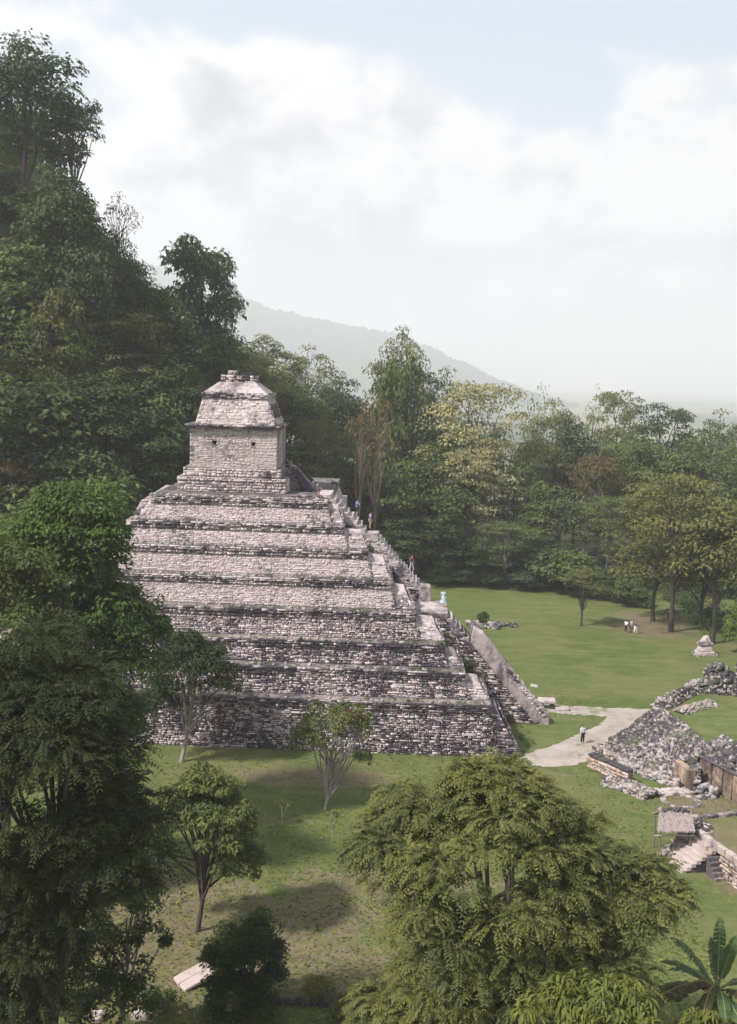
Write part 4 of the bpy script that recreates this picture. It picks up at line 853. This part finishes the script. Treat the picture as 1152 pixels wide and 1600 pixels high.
def woods():
    """the rest of the forest that reads as one mass: behind, between and beyond the trees above"""
    rs = np.random.RandomState(77); out = []
    spots = []
    for i in range(3500):
        x = rs.uniform(-95, 110); y = rs.uniform(104, 262)
        hilly = tz(x, y) > 3.2 and x < -6
        if not (hilly or y > 176 or (x > 55 and y > 150)): continue
        if abs(x) > .37*y+7: continue
        uu, vv = x-PO[0], y-PO[1]
        if -40 < uu < 8 and vv < 40: continue
        if any((x-a)**2+(y-b)**2 < (22 if hilly else 40) for a, b in spots): continue
        spots.append((x, y))
    hs = [q for q in spots if tz(*q) > 3.2 and q[0] < -4 and q[1] < 215][:110]; fs = [q for q in spots if q not in hs][:85]
    SK = [(0, 190), (60, 230), (105, 300), (150, 345), (170, 385), (200, 430), (240, 460), (300, 490), (380, 530), (450, 570), (520, 600), (700, 610), (850, 650), (900, 650), (1000, 660), (1152, 675)]
    for x, y in hs+fs:
        k = ['broad', 'layered', 'column', 'broad'][rs.randint(4)]; me, tm, H, Rr, (V, F, T) = proto(k, rs.randint(3))
        m = 2100; q = rs.permutation(len(F))[:m]; v = V.reshape(-1, 4, 3)[q]; c = v.mean(1, keepdims=True); v = c+(v-c)*1.4
        hh = rs.uniform(11, 16) if tz(x, y) > 3.2 and x < 0 else rs.uniform(17, 23); r = rs.uniform(4.5, 6.5)
        yy = 590-(tz(x, y)+hh-CAM_H)/y*FPX + (x/y*FPX)*ROLL; lim = np.interp(576+x/y*FPX+r/y*FPX*.6, [q[0] for q in SK], [q[1] for q in SK])
        if yy < lim+10: hh -= (lim+10-yy)*y/FPX
        if hh < 6: continue
        a = rs.rand()*6.28; ca, sa = math.cos(a), math.sin(a); v = v*np.array([r/Rr, r/Rr, hh/H]); v = np.stack([v[..., 0]*ca-v[..., 1]*sa+x, v[..., 0]*sa+v[..., 1]*ca+y, v[..., 2]+tz(x, y)], -1)
        out.append((v.reshape(-1, 3), np.arange(m*4).reshape(m, 4), np.clip(T.reshape(-1, 4)[q].ravel()*.7+rs.rand()*.3, 0, 1)))
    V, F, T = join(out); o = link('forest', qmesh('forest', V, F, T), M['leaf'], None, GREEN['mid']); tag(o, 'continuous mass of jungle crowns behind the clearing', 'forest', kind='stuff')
    # undergrowth on the slope and at the tree line
    n = 900; P = []
    while len(P) < n:
        x = rs.uniform(-75, 75); y = rs.uniform(98, 185); uu, vv = x-PO[0], y-PO[1]
        if abs(x) > .4*y+5 or (-41 < uu < 8 and vv < 38): continue
        if (tz(x, y) > 1.6 and x < -5) or (y > 167+2*math.sin(x) and x > -20) or (x > 41+2*math.sin(y) and y > 139): P.append((x, y, tz(x, y)+.5))
    C = np.array(P); s = rs.uniform(.8, 1.9, n); RR = np.stack([s, s, s*.9], -1)
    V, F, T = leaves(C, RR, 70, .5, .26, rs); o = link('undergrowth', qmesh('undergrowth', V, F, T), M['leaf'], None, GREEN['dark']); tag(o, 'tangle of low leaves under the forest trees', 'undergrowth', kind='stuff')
woods()

# ------------------------------------------------------------------ near trees, each built for itself
def own_tree(name, label, base, crown_fn, trunk, r0, nl, color, bark, seed, cat='tree', extra=None):
    rs = np.random.RandomState(seed); t = empty(name, base, 0, label, cat)
    C, (V, F, T) = crown_fn(rs)
    link('crown', qmesh('crown', V, F, T), M['leaf'], t, GREEN[color] if isinstance(color, str) else color)
    tv, tf = limbs((0, 0, -.5), trunk, C, nl, r0, rs); link('trunk', qmesh('trunk', tv, tf, smooth=True), M['bark'], t, BARK[bark])
    return t
def blob(c, r, n, rs, lo=.45, flat=.55, rc=(.16, .27), low=-.35):
    d = unit(rs.randn(n, 3)); d[:, 2] = np.where(d[:, 2] < low, -d[:, 2], d[:, 2]); k = rs.uniform(lo, 1, n)**.5*(1+.13*np.sin(3*np.arctan2(d[:, 1], d[:, 0])+seedph(rs)))
    C = np.array(c)+d*np.array(r)*k[:, None]*.86; s = rs.uniform(*rc, n)*max(r); return C, np.stack([s, s, s*flat], -1)
def seedph(rs): return rs.rand()*6.28
def near_trees():
    # big feathery tree, lower middle
    def f(rs):
        a = blob((-.6, 0, 11.4), (6.2, 5.2, 4.4), 84, rs, .45, .28, (.13, .2)); b = blob((-2.5, -1.5, 5.6), (3.9, 4, 3.4), 46, rs, .4, .4, (.15, .25)); c = blob((5.0, -.3, 10.4), (2.4, 3, 1.8), 30, rs, .3, .36, (.24, .38)); g = blob((.8, -2.2, 7.4), (5.4, 2.6, 3.6), 50, rs, .4, .45, (.17, .27)); e = blob((-.5, 0, 14.6), (2.6, 2.6, 1.7), 24, rs, .3, .4, (.28, .42))
        C = np.concatenate([x[0] for x in (a, b, c, e, g)]); RR = np.concatenate([x[1] for x in (a, b, c, e, g)])
        return C, sprays(C, RR, 58, .74, 8, .24, .088, rs)
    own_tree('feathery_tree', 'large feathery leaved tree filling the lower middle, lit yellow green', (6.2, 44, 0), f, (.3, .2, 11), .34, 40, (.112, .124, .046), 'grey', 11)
    # big feathery tree, lower left; corner shade is darkened into its leaf colour
    def f(rs):
        a = blob((-.5, 0, 16.2), (4.7, 4.6, 6.2), 115, rs, .4, .45, (.16, .26)); b = blob((2.6, -.3, 12.6), (2.1, 2.6, 3.4), 36, rs, .35, .45, (.26, .4)); c = blob((-2.0, 0, 10.2), (4, 3.5, 3.6), 40, rs, .35, .5, (.2, .3)); e = blob((-2.4, -.5, 6.0), (3.2, 3.0, 4.6), 46, rs, .3, .5, (.3, .45))
        C = np.concatenate([x[0] for x in (a, b, c, e)]); RR = np.concatenate([x[1] for x in (a, b, c, e)])
        return C, sprays(C, RR, 62, .66, 6, .24, .09, rs)
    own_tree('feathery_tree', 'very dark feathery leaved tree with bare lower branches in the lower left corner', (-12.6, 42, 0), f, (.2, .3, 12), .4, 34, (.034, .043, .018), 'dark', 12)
    # broadleaf trees above it
    def mk(parts, lv, ll, lw, dr=.35):
        def f(rs):
            q = [blob(c, r, n, rs, .4, .65, rc) for c, r, n, rc in parts]; C = np.concatenate([x[0] for x in q]); RR = np.concatenate([x[1] for x in q])
            return C, leaves(C, RR, lv, ll, lw, rs, dr)
        return f
    own_tree('broadleaf_tree', 'large broadleaf tree with a bright sunlit top hiding the end of the terraces', (-19.2, 72, 0), mk([((-.6, 0, 19.6), (4.9, 4.6, 5.6), 84, (.17, .28)), ((2.0, 0, 12.5), (3.5, 3.5, 5.6), 60, (.22, .34)), ((4.3, -.4, 14.9), (1.9, 1.9, 1.8), 14, (.34, .5)), ((2.6, -.5, 8.6), (2.0, 2.0, 1.8), 16, (.3, .45)), ((-.3, -.4, 17.2), (4.3, 3.4, 3.6), 44, (.2, .3)), ((-.4, -.6, 13.4), (4.6, 3.6, 5.0), 46, (.2, .3)), ((.2, 0, 7.5), (3.4, 3, 4.0), 34, (.22, .34))], 230, .36, .18), (.2, 0, 16), .42, 26, (.064, .100, .028), 'dark', 13)
    own_tree('broadleaf_tree', 'dark broadleaf tree with brownish leaf tips at the left edge', (-21.2, 62, 0), mk([((.2, 0, 18.2), (3.9, 3.6, 4.2), 60, (.2, .32)), ((0, 0, 12.5), (4.2, 3.5, 4.0), 44, (.2, .32)), ((0, 0, 8), (4.2, 3.2, 4.0), 40, (.22, .34))], 210, .32, .16), (.2, 0, 14), .36, 20, (.062, .078, .030), 'dark', 14)
    # tree in the shade of the base, pale forked trunk
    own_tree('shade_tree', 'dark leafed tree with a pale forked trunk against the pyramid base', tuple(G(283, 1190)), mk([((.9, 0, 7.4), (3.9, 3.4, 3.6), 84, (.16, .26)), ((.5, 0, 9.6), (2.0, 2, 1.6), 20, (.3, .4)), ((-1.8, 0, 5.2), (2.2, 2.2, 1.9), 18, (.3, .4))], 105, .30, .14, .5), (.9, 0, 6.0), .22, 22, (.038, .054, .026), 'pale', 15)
    # airy tree with bare limbs
    t = own_tree('airy_tree', 'small airy tree with pale bare forking limbs in front of the pyramid', tuple(G(507, 1265)), mk([((.7, 0, 6.2), (3.4, 2.8, 1.9), 52, (.15, .24)), ((-1.1, 0, 5.0), (2.0, 2.0, 1.3), 18, (.25, .4)), ((2.6, 0, 4.0), (1.0, 1.2, .6), 6, (.3, .5))], 75, .24, .11, .4), (.5, 0, 3.8), .14, 30, (.095, .120, .045), 'pale', 16)
    rs = np.random.RandomState(3); C, RR = blob((1.7, 0, 7.0), (1.2, .9, .75), 14, rs, .3, .7, (.28, .42)); V, F, T = leaves(C, RR, 90, .22, .07, rs, .9)
    link('dry_clump', qmesh('dry_clump', V, F, T), M['leaf'], t, (.10, .062, .055))['label'] = 'purplish brown dry clump in the crown'
    for i, (px, py, h, lb) in enumerate(((518, 1322, 2.6, 'spindly sapling in front of the small airy tree'), (440, 1290, 1.8, 'tiny sapling on the lawn beside the bare stake'))):
        own_tree('sapling', lb, tuple(G(px, py)), mk([((0, 0, h*.82), (.6, .6, .5), 7, (.3, .5))], 30, .16, .07), (.05, 0, h*.8), .03, 6, 'olive', 'pale', 20+i)
    # rounder light tree with dark trunk
    own_tree('round_tree', 'leafy light green tree with a short dark trunk on the worn lawn', tuple(G(308, 1455)), mk([((.5, 0, 6.6), (3.4, 3.1, 2.8), 96, (.14, .24)), ((.2, 0, 8.6), (1.7, 1.7, 1.2), 20, (.26, .4)), ((2.3, 0, 4.2), (1.9, 1.6, 1.1), 24, (.26, .4)), ((-2.2, 0, 6.0), (1.7, 1.6, 1.4), 20, (.26, .4))], 130, .27, .12, .5), (.5, 0, 5.4), .17, 26, (.105, .126, .048), 'dark', 17)
    # round dark bush
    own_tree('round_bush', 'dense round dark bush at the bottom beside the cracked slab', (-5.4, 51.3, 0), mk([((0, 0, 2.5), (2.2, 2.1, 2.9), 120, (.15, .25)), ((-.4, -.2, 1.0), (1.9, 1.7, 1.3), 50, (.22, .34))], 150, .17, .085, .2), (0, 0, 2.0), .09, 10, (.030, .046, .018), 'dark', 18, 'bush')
    # shrubs in the lower left corner
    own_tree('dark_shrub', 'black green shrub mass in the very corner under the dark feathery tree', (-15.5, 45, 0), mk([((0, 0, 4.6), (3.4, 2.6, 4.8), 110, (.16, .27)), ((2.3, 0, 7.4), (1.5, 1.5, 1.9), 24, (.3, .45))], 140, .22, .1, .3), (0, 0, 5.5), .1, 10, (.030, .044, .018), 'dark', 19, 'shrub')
    own_tree('leggy_shrub', 'leggy shrub with grey bare stems beside the cracked slab', (-11.0, 48, 0), mk([((0, 0, 6.9), (2.0, 1.6, 1.5), 32, (.2, .32)), ((-.3, -.5, 2.6), (2.1, 1.5, 1.9), 42, (.2, .34)), ((-.9, .2, 4.8), (1.3, 1.2, 1.4), 18, (.26, .4)), ((1.2, .3, 5.2), (1.1, 1.2, 1.2), 14, (.26, .4))], 95, .2, .1, .3), (.3, 0, 6.6), .10, 26, (.046, .066, .026), 'grey', 21, 'shrub')
    own_tree('leggy_shrub', 'thin shrub of pale stems between the dark corner mass and the leggy shrub', (-12.8, 47.5, 0), mk([((0, 0, 4.6), (1.1, 1.1, 1.8), 20, (.25, .4))], 70, .18, .09, .3), (.1, 0, 5.0), .06, 12, (.060, .076, .034), 'pale', 22, 'shrub')
    for i, (px, py, r, h, col, lb) in enumerate(((250, 1585, 1.0, 1.3, (.062, .088, .034), 'low leafy plant in front of the leggy shrub'), (335, 1597, .8, .9, (.07, .10, .036), 'low leafy plant below the round dark bush'), (500, 1562, 1.1, .9, (.135, .135, .04), 'yellowish low plant behind the edging stones'), (545, 1592, .9, 1.1, (.115, .125, .04), 'yellowish plant at the foot of the big feathery tree'), (425, 1600, .7, .6, (.08, .11, .04), 'low grassy plant in front of the edging stones'))):
        own_tree('low_plant', lb, tuple(G(px, py)), mk([((0, 0, h*.5), (r, r, h*.55), 22, (.25, .45))], 60, .17, .08, .3), (0, 0, h*.5), .02, 4, col, 'grey', 30+i, 'plant')
    # long leaved trees along the bottom edge
    def lf(parts, n):
        def f(rs):
            q = [blob(c, r, k, rs, .4, .7, rc) for c, r, k, rc in parts]; C = np.concatenate([x[0] for x in q]); RR = np.concatenate([x[1] for x in q]); return C, leaves(C, RR, n, .34, .095, rs, .9, .6)
        return f
    own_tree('long_leaved_tree', 'tree with long drooping yellow green leaves at the bottom edge in front', (8.0, 33, 0), lf([((0, 0, 11.4), (2.5, 2.0, 1.6), 46, (.16, .26)), ((0, 0, 8.5), (2.6, 2, 2.4), 24, (.2, .3))], 85), (0, 0, 9), .16, 14, (.115, .135, .038), 'grey', 41)
    own_tree('long_leaved_tree', 'sprig of long drooping leaves in the lower right corner before the banana plant', (12.6, 36, 0), lf([((0, 0, 9.2), (1.5, 1.2, 1.0), 18, (.2, .34))], 80), (0, 0, 8.6), .09, 8, (.115, .135, .038), 'grey', 42)
near_trees()

def banana():
    t = empty('banana_plant', (15.8, 44.5, .2), 0, 'banana plant with broad torn leaves in the lower right corner', 'banana plant')
    V, F = tubes([([(0, 0, -.3), (.05, 0, 2.4), (.0, 0, 4.6), (.02, .0, 6.0)], [.22, .19, .15, .10]), ([(.7, .5, -.3), (.75, .5, 3.0), (.8, .5, 5.2)], [.18, .15, .09])], 8)
    link('stem', qmesh('stem', V, F, smooth=True), M['wood'], t, (.14, .13, .07)); rs = np.random.RandomState(9)
    # azimuth, start elevation, length, sag, width, dry
    for az, el, L, sag, wd, dry in [(1.35, 80, 3.3, .35, .50, 0), (.5, 72, 2.9, .5, .58, 0), (2.6, 56, 3.3, .7, .55, 0), (3.0, 46, 3.0, .8, .5, 0), (.9, 60, 3.0, .9, .55, 0), (3.35, 34, 3.4, 1.5, .55, 1), (3.0, 22, 3.0, 1.3, .5, 1), (3.9, 10, 2.8, 1.5, .5, 0), (4.6, 40, 2.4, 1.6, .5, 0), (5.5, 38, 2.6, 1.4, .55, 1), (.1, 40, 2.8, 1.6, .5, 0), (1.9, 76, 2.4, .4, .42, 0), (4.1, 52, 2.7, 1.9, .5, 1), (2.2, 30, 2.6, 1.2, .6, 0), (2.75, 14, 2.9, 1.2, .6, 0), (3.4, 50, 2.7, 1.7, .55, 1), (4.9, 20, 2.6, 1.3, .55, 0)]:
        L *= 1.18; wd *= 1.12; n = 17; u = np.linspace(0, 1, n); e = R_(el); h = V3(math.cos(az), math.sin(az), 0); s = V3(-h[1], h[0], 0)
        P = V3(0, 0, 5.7)+np.outer(u*L*math.cos(e), h)+np.outer(u*L*math.sin(e)-sag*u**2.2*L*.5, V3(0, 0, 1))
        w_ = wd*np.interp(u, [0, .14, .16, .35, .7, .92, 1], [.03, .03, .35, .9, 1, .6, .05])*.5
        vs, fs, tn = [], [], []
        for k in range(n-1):                          # each blade strip its own flap, torn between
            if u[k] < .13: continue
            for sg in (1, -1):
                g0, g1 = (.05 if rs.rand() < .35 else .01), (.22 if rs.rand() < .35 else .01); a = P[k]+(P[k+1]-P[k])*g0; b = P[k]+(P[k+1]-P[k])*(1-g0*.3)
                dz = V3(0, 0, -1)*(.22 if not dry else .75)*rs.uniform(.7, 1.4)
                c0 = a+s*sg*w_[k]+dz*w_[k]; c1 = P[k]+(P[k+1]-P[k])*(1-g1)+s*sg*w_[k+1]+dz*w_[k+1]
                i = len(vs); vs += [a, b, c1, c0]; fs.append((i, i+1, i+2, i+3)); tn += [.2+.5*rs.rand()]*4
        lf = link('leaf', qmesh('leaf', np.array(vs), np.array(fs), np.array(tn)), M['leaf'], t, (.085, .075, .045) if dry else (.075, .115, .055))
        tv, tf = tube(P, np.linspace(.055, .012, n), 5); link('midrib', qmesh('midrib', tv, tf), M['wood'], lf, (.20, .24, .10) if not dry else (.22, .17, .09))
banana()

def weeds():
    rs = np.random.RandomState(31)
    def patch(parent, pts, size, col, k=34):
        C = np.array(pts, float); s_ = size*rs.uniform(.6, 1.3, len(C)); RR = np.stack([s_, s_, s_*.7], -1)
        V, F, T = leaves(C, RR, k, .16, .06, rs, .2); o = link('weeds', qmesh('weeds', V, F, T), M['leaf'], parent, col); o['kind'] = 'stuff'
    pts = []
    for k in range(3, 8):
        v1 = (7-k)*1.8+.55
        for i in range(7 if k < 5 else 16): 
            u = A[k]-abs(rs.randn())*(6 if k < 6 else 12); pts.append((u, v1+rs.uniform(0, .5), ZT[k]+.08))
    for i in range(40): t = rs.rand(); pts.append((-4.0+8.0*t+rs.uniform(-2.4, -1.0), 9.5, 9.6-9.4*t))
    for i in range(26): pts.append((rs.uniform(-1, 3.5), rs.uniform(2.5, 9), .15))
    for i in range(30): pts.append((rs.uniform(-25, 0.5), rs.uniform(-.5, .1), .1))
    patch(PYR, pts, .30, (.085, .11, .04))
    m = bpy.data.objects['rubble_mound']; o = np.array(m.location); pts = []
    for i in range(70):
        a, b = rs.rand(), rs.rand(); p = (V3(20.9, 92.6, 0)*(1-a)+V3(25.0, 85, 0)*a)*(1-b)+(V3(26.9, 96.1, 3.0)*(1-a)+V3(27.9, 88, 3.0)*a)*b; pts.append(p-o+V3(0, 0, .2))
    patch(m, pts, .32, (.085, .11, .042))
weeds()

def grass():
    rs = np.random.RandomState(12); n = 90000
    y = 48+rs.rand(n)**1.5*62; x = rs.uniform(-1, 1, n)*(.36*y+2)
    u, v = x-PO[0], y-PO[1]; ok = ~((u < 6) & (v > -.5) & (u > -46)); ok &= ~((x > 18.5) & (y < 96) & (y > 56) & (x > 18+(y-68)*.0+.0) & (((y < 75) & (x > 20.5)) | ((y > 82) & (x > 20))))
    pth = (np.abs((x-14.3)*.83-(y-88.3)*.55) < 2.0+1.2*rs.rand(n)) & (y > 86.5); ok &= ~pth
    dens = wob(x, y, .35)*.5+wob(x*2, y*2, .9)*.5; ok &= rs.rand(n) < .55+.5*dens
    x, y = x[ok], y[ok]; n = len(x); z = terrain(x, y); h = rs.uniform(.03, .08, n); a = rs.rand(n)*6.28; w_ = rs.uniform(.05, .12, n)
    dx, dy = np.cos(a)*w_, np.sin(a)*w_; lx, ly = rs.uniform(-.16, .16, n), rs.uniform(-.16, .16, n)
    V = np.stack([np.stack([x-dx, y-dy, z-.01], -1), np.stack([x+dx, y+dy, z-.01], -1), np.stack([x+dx*.8+lx, y+dy*.8+ly, z+h], -1), np.stack([x-dx*.8+lx, y-dy*.8+ly, z+h*.8], -1)], 1).reshape(-1, 3)
    o = link('grass', qmesh('grass', V, np.arange(4*n).reshape(n, 4), np.repeat(rs.rand(n), 4)), M['leaf'], None, (.135, .152, .050)); tag(o, 'short uneven grass of the clearing', 'grass', kind='stuff')
grass()

# ------------------------------------------------------------------ people
def limbchain(pts, rad):
    return pts, rad
def skin_obj(name, V, E, Rr, mat, parent, color, root=0, sub=1):
    me = bpy.data.meshes.new(name); me.from_pydata([tuple(v) for v in V], E, []); me.update()
    o = link(name, me, mat, parent, color)
    o.modifiers.new('skin', 'SKIN'); sv = me.skin_vertices[0].data
    for i, r in enumerate(Rr): sv[i].radius = (r, r) if not isinstance(r, tuple) else r
    sv[root].use_root = True
    m = o.modifiers.new('sub', 'SUBSURF'); m.levels = sub; m.render_levels = sub
    return o
def person(loc, rz, label, pose='stand', h=1.7, shirt=(.6, .6, .6), legs=(.08, .08, .1), skirt=None, hair=(.02, .015, .012), skin=(.30, .18, .12), sleeves=True, arms=None, bag=None):
    P = empty('person', loc, rz, label, 'person'); s = h/1.72
    if pose == 'sit': J = dict(pel=(0, 0, .12), hip=(.10, .05, .10), kn=(.13, .46, .22), an=(.12, .50, -.20), toe=(.12, .63, -.24)); dz = -.83
    else: J = dict(pel=(0, 0, .95), hip=(.09, 0, .90), kn=(.10, .02, .50), an=(.10, -.02, .09), toe=(.12, .13, .04)); dz = 0
    st = .16 if pose == 'walk' else 0
    up = lambda z: z+dz
    V, E, Rr = [], [], []
    def add(p, r, par=None):
        V.append(V3(*p)*s); Rr.append(r*s); i = len(V)-1
        if par is not None: E.append((par, i))
        return i
    pel = add(J['pel'], .125); wst = add((0, .0, up(1.10)), (.115), pel); ch = add((0, .0, up(1.32)), .135, wst); nk = add((0, .0, up(1.48)), .055, ch)
    hd = add((0, .02, up(1.56)), .075, nk); tp = add((0, .02, up(1.66)), .085, hd); add((0, .115, up(1.585)), .016, hd)
    leg_i, arm_i = [], []
    for sg in (1, -1):
        f = st*sg
        hp = add((sg*J['hip'][0], J['hip'][1], J['hip'][2]), .088, pel); kn = add((sg*J['kn'][0], J['kn'][1]+f*.6, J['kn'][2]), .058, hp); an = add((sg*J['an'][0], J['an'][1]+f*1.2, J['an'][2]), .04, kn); add((sg*J['toe'][0], J['toe'][1]+f*1.2, J['toe'][2]), .035, an); leg_i.append((hp, kn, an))
        sh = add((sg*.17, 0, up(1.41)), .062, ch)
        aa = (arms or {}).get(sg, (( .24, -.02, 1.14), (.24, .10, .92)))
        if pose == 'sit' and not arms: aa = ((.23, .06, 1.16), (.14, .30, 1.08))
        el = add((sg*aa[0][0], aa[0][1], up(aa[0][2])), .044, sh); wr = add((sg*aa[1][0], aa[1][1], up(aa[1][2])), .030, el)
        d = unit(V3(sg*aa[1][0], aa[1][1], aa[1][2])-V3(sg*aa[0][0], aa[0][1], aa[0][2])); side = unit(np.cross(d, V3(1, 0, 0))+1e-3)
        w0 = V3(sg*aa[1][0], aa[1][1], up(aa[1][2])); pm = add(tuple(w0+d*.07), .034, wr); arm_i.append((sh, el, wr))
        for k, (q, l) in enumerate(((-.03, .075), (-.01, .085), (.012, .08), (.032, .062))): add(tuple(w0+d*(.10+l)+side*q+V3(-sg*.015, 0, 0)), .009, pm)
        add(tuple(w0+d*.08+side*.055), .010, wr)
    skin_obj('body', V, E, Rr, M['skin'], P, skin, pel, 1)
    # clothes
    tv = [V[pel]+V3(0, 0, .02), V[wst], V[ch], V[nk]-V3(0, 0, .05)*s]; te = [(0, 1), (1, 2), (2, 3)]; tr = [.15*s, .138*s, .158*s, .07*s]
    for sh, el, wr in arm_i:
        i = len(tv); tv += [V[sh], V[sh]*.25+V[el]*.75]; te += [(2, i), (i, i+1)]; tr += [.082*s, .066*s]
        if sleeves == 'long': tv.append(V[wr]); te.append((i+1, i+2)); tr.append(.046*s)
    skin_obj('shirt', tv, te, tr, M['cloth'], P, shirt)
    if skirt is not None:
        n = 12; mb = MB(); zs = [(up(1.08), .14), (up(.92), .20), (up(.62), .25), (up(.42), .28)]
        vs = [(math.cos(2*math.pi*i/n)*r*s, math.sin(2*math.pi*i/n)*r*.8*s, z*s) for z, r in zs for i in range(n)]
        mb.add(vs, [(k*n+i, k*n+(i+1) % n, (k+1)*n+(i+1) % n, (k+1)*n+i) for k in range(3) for i in range(n)]); mb.build('skirt', M['cloth'], P, skirt)
    if legs is not None:
        lv = [V[pel]]; le = []; lr = [.142*s]
        for hp, kn, an in leg_i:
            i = len(lv); lv += [V[hp], V[kn], V[an]+V3(0, 0, .05)*s]; le += [(0, i), (i, i+1), (i+1, i+2)]; lr += [.108*s, .078*s, .066*s]
        if legs[3:]: 
            keep = [0]; nv, ne, nr = [lv[0]], [], [lr[0]]
            for hp, kn, an in leg_i:
                i = len(nv); nv += [V[hp], V[kn]]; ne += [(0, i), (i, i+1)]; nr += [.11*s, .09*s]
            lv, le, lr = nv, ne, nr
        skin_obj('shorts' if legs[3:] else 'trousers', lv, le, lr, M['cloth'], P, legs[:3])
    hv = [V[tp]+V3(0, -.02, .02)*s, V[tp]+V3(0, -.06, -.04)*s, V[hd]+V3(0, -.06, .0)*s]; skin_obj('hair', hv, [(0, 1), (1, 2)], [.088*s, .085*s, .06*s], M['cloth'], P, hair)
    if bag: 
        mb = MB().box((-.14*s, -.30*s, up(1.05)*s), (.14*s, -.13*s, up(1.42)*s)); mb.build('backpack', M['cloth'], P, bag, bevel=.04)
    return P
def Puv(u, v, z):
    c, s = math.cos(PRZ), math.sin(PRZ); return (PO[0]+c*u-s*v, PO[1]+s*u+c*v, z)
def people():
    person(tuple(G(910, 1162)), R_(200), 'person in white shirt and dark vest standing on the pale path', h=1.78, shirt=(.62, .64, .70), legs=(.015, .015, .02), sleeves='long', bag=(.02, .022, .03))
    person(tuple(G(978, 989)), R_(150), 'person in white shirt and black trousers, first of the three on the far lawn', h=1.75, shirt=(.8, .8, .78), legs=(.015, .015, .02))
    person(tuple(G(986.5, 988)), R_(-160), 'person in grey dress in the middle of the three on the far lawn', h=1.72, shirt=(.62, .55, .52), legs=None, skirt=(.22, .20, .22))
    person(tuple(G(993, 990.5)), R_(120), 'person in white trousers and dark top, third of the three on the far lawn', 'walk', h=1.68, shirt=(.10, .10, .16), legs=(.8, .8, .78))
    q = D(692, 957, PO[1]+12.5); person((q.x, q.y, 10.32), R_(190), 'person in a pale blue dress on the landing between the two stairs', h=1.75, shirt=(.50, .62, .70), legs=None, skirt=(.50, .62, .70), skin=(.40, .25, .19))
    person(Puv(-13.35, 16.2, 18.25), R_(-70), 'person in blue shirt and dark shorts reaching out on the upper stairs', h=1.75, shirt=(.08, .20, .55), legs=(.03, .04, .05, 1), arms={1: ((.40, .0, 1.42), (.62, .02, 1.34))}, skin=(.40, .25, .18))
    person(Puv(-12.0, 16.6, 17.05), R_(-70), 'person in a violet patterned shirt on the upper stairs below the blue shirt', h=1.72, shirt=(.30, .26, .48), legs=(.42, .30, .26, 1), skin=(.40, .25, .18))
    person(Puv(-7.75, 16.4, 12.95), R_(-60), 'person in a dark red top climbing the lower half of the upper stairs', 'walk', h=1.72, shirt=(.30, .02, .06), legs=(.45, .42, .45), bag=(.10, .09, .16))
    person(Puv(-20.35, 20.7, 22.55), R_(-90), 'person in striped red top seated on the ramp head beside the temple', 'sit', h=1.7, shirt=(.42, .20, .20), legs=(.40, .30, .28), hair=(.10, .06, .05))
    person(Puv(-20.8, 20.9, 22.55), R_(-120), 'person in black seated behind the striped top beside the temple', 'sit', h=1.7, shirt=(.02, .02, .03), legs=(.03, .03, .05))
    person(Puv(-18.1, 21.6, 20.55), R_(-90), 'person in pale blue top seated at the foot of the temple ramp', 'sit', h=1.68, shirt=(.60, .64, .70), legs=(.55, .45, .42))
    person(Puv(-17.65, 21.0, 20.35), R_(-100), 'person in white top with reddish hair seated at the foot of the temple ramp', 'sit', h=1.64, shirt=(.78, .74, .74), legs=(.55, .40, .36), hair=(.12, .05, .03))
    person(Puv(-16.5, 27.5, 20.3), R_(-80), 'person in a white shirt seated at the far top edge of the stairs', 'sit', h=1.7, shirt=(.82, .82, .82), legs=(.05, .05, .06))
    person(Puv(-17.05, 14.4, 20.3), R_(-100), 'small person in dark dress seated on the near edge of the top platform', 'sit', h=1.35, shirt=(.34, .20, .18), legs=(.16, .08, .09), hair=(.08, .035, .025), skin=(.48, .30, .22))
people()

# ------------------------------------------------------------------ air
def haze():
    m = bpy.data.materials.new('haze'); m.use_nodes = True; t = m.node_tree; t.nodes.clear()
    o = N(t, 'ShaderNodeOutputMaterial'); v = N(t, 'ShaderNodeVolumePrincipled')
    v.inputs['Color'].default_value = (.97, .962, .985, 1); v.inputs['Density'].default_value = .00034; v.inputs['Anisotropy'].default_value = .2
    t.links.new(v.outputs[0], o.inputs['Volume'])
    mb = MB().box((-17000, -500, -43), (17000, 18500, 620)); h = mb.build('haze', m); h['kind'] = 'stuff'
haze()
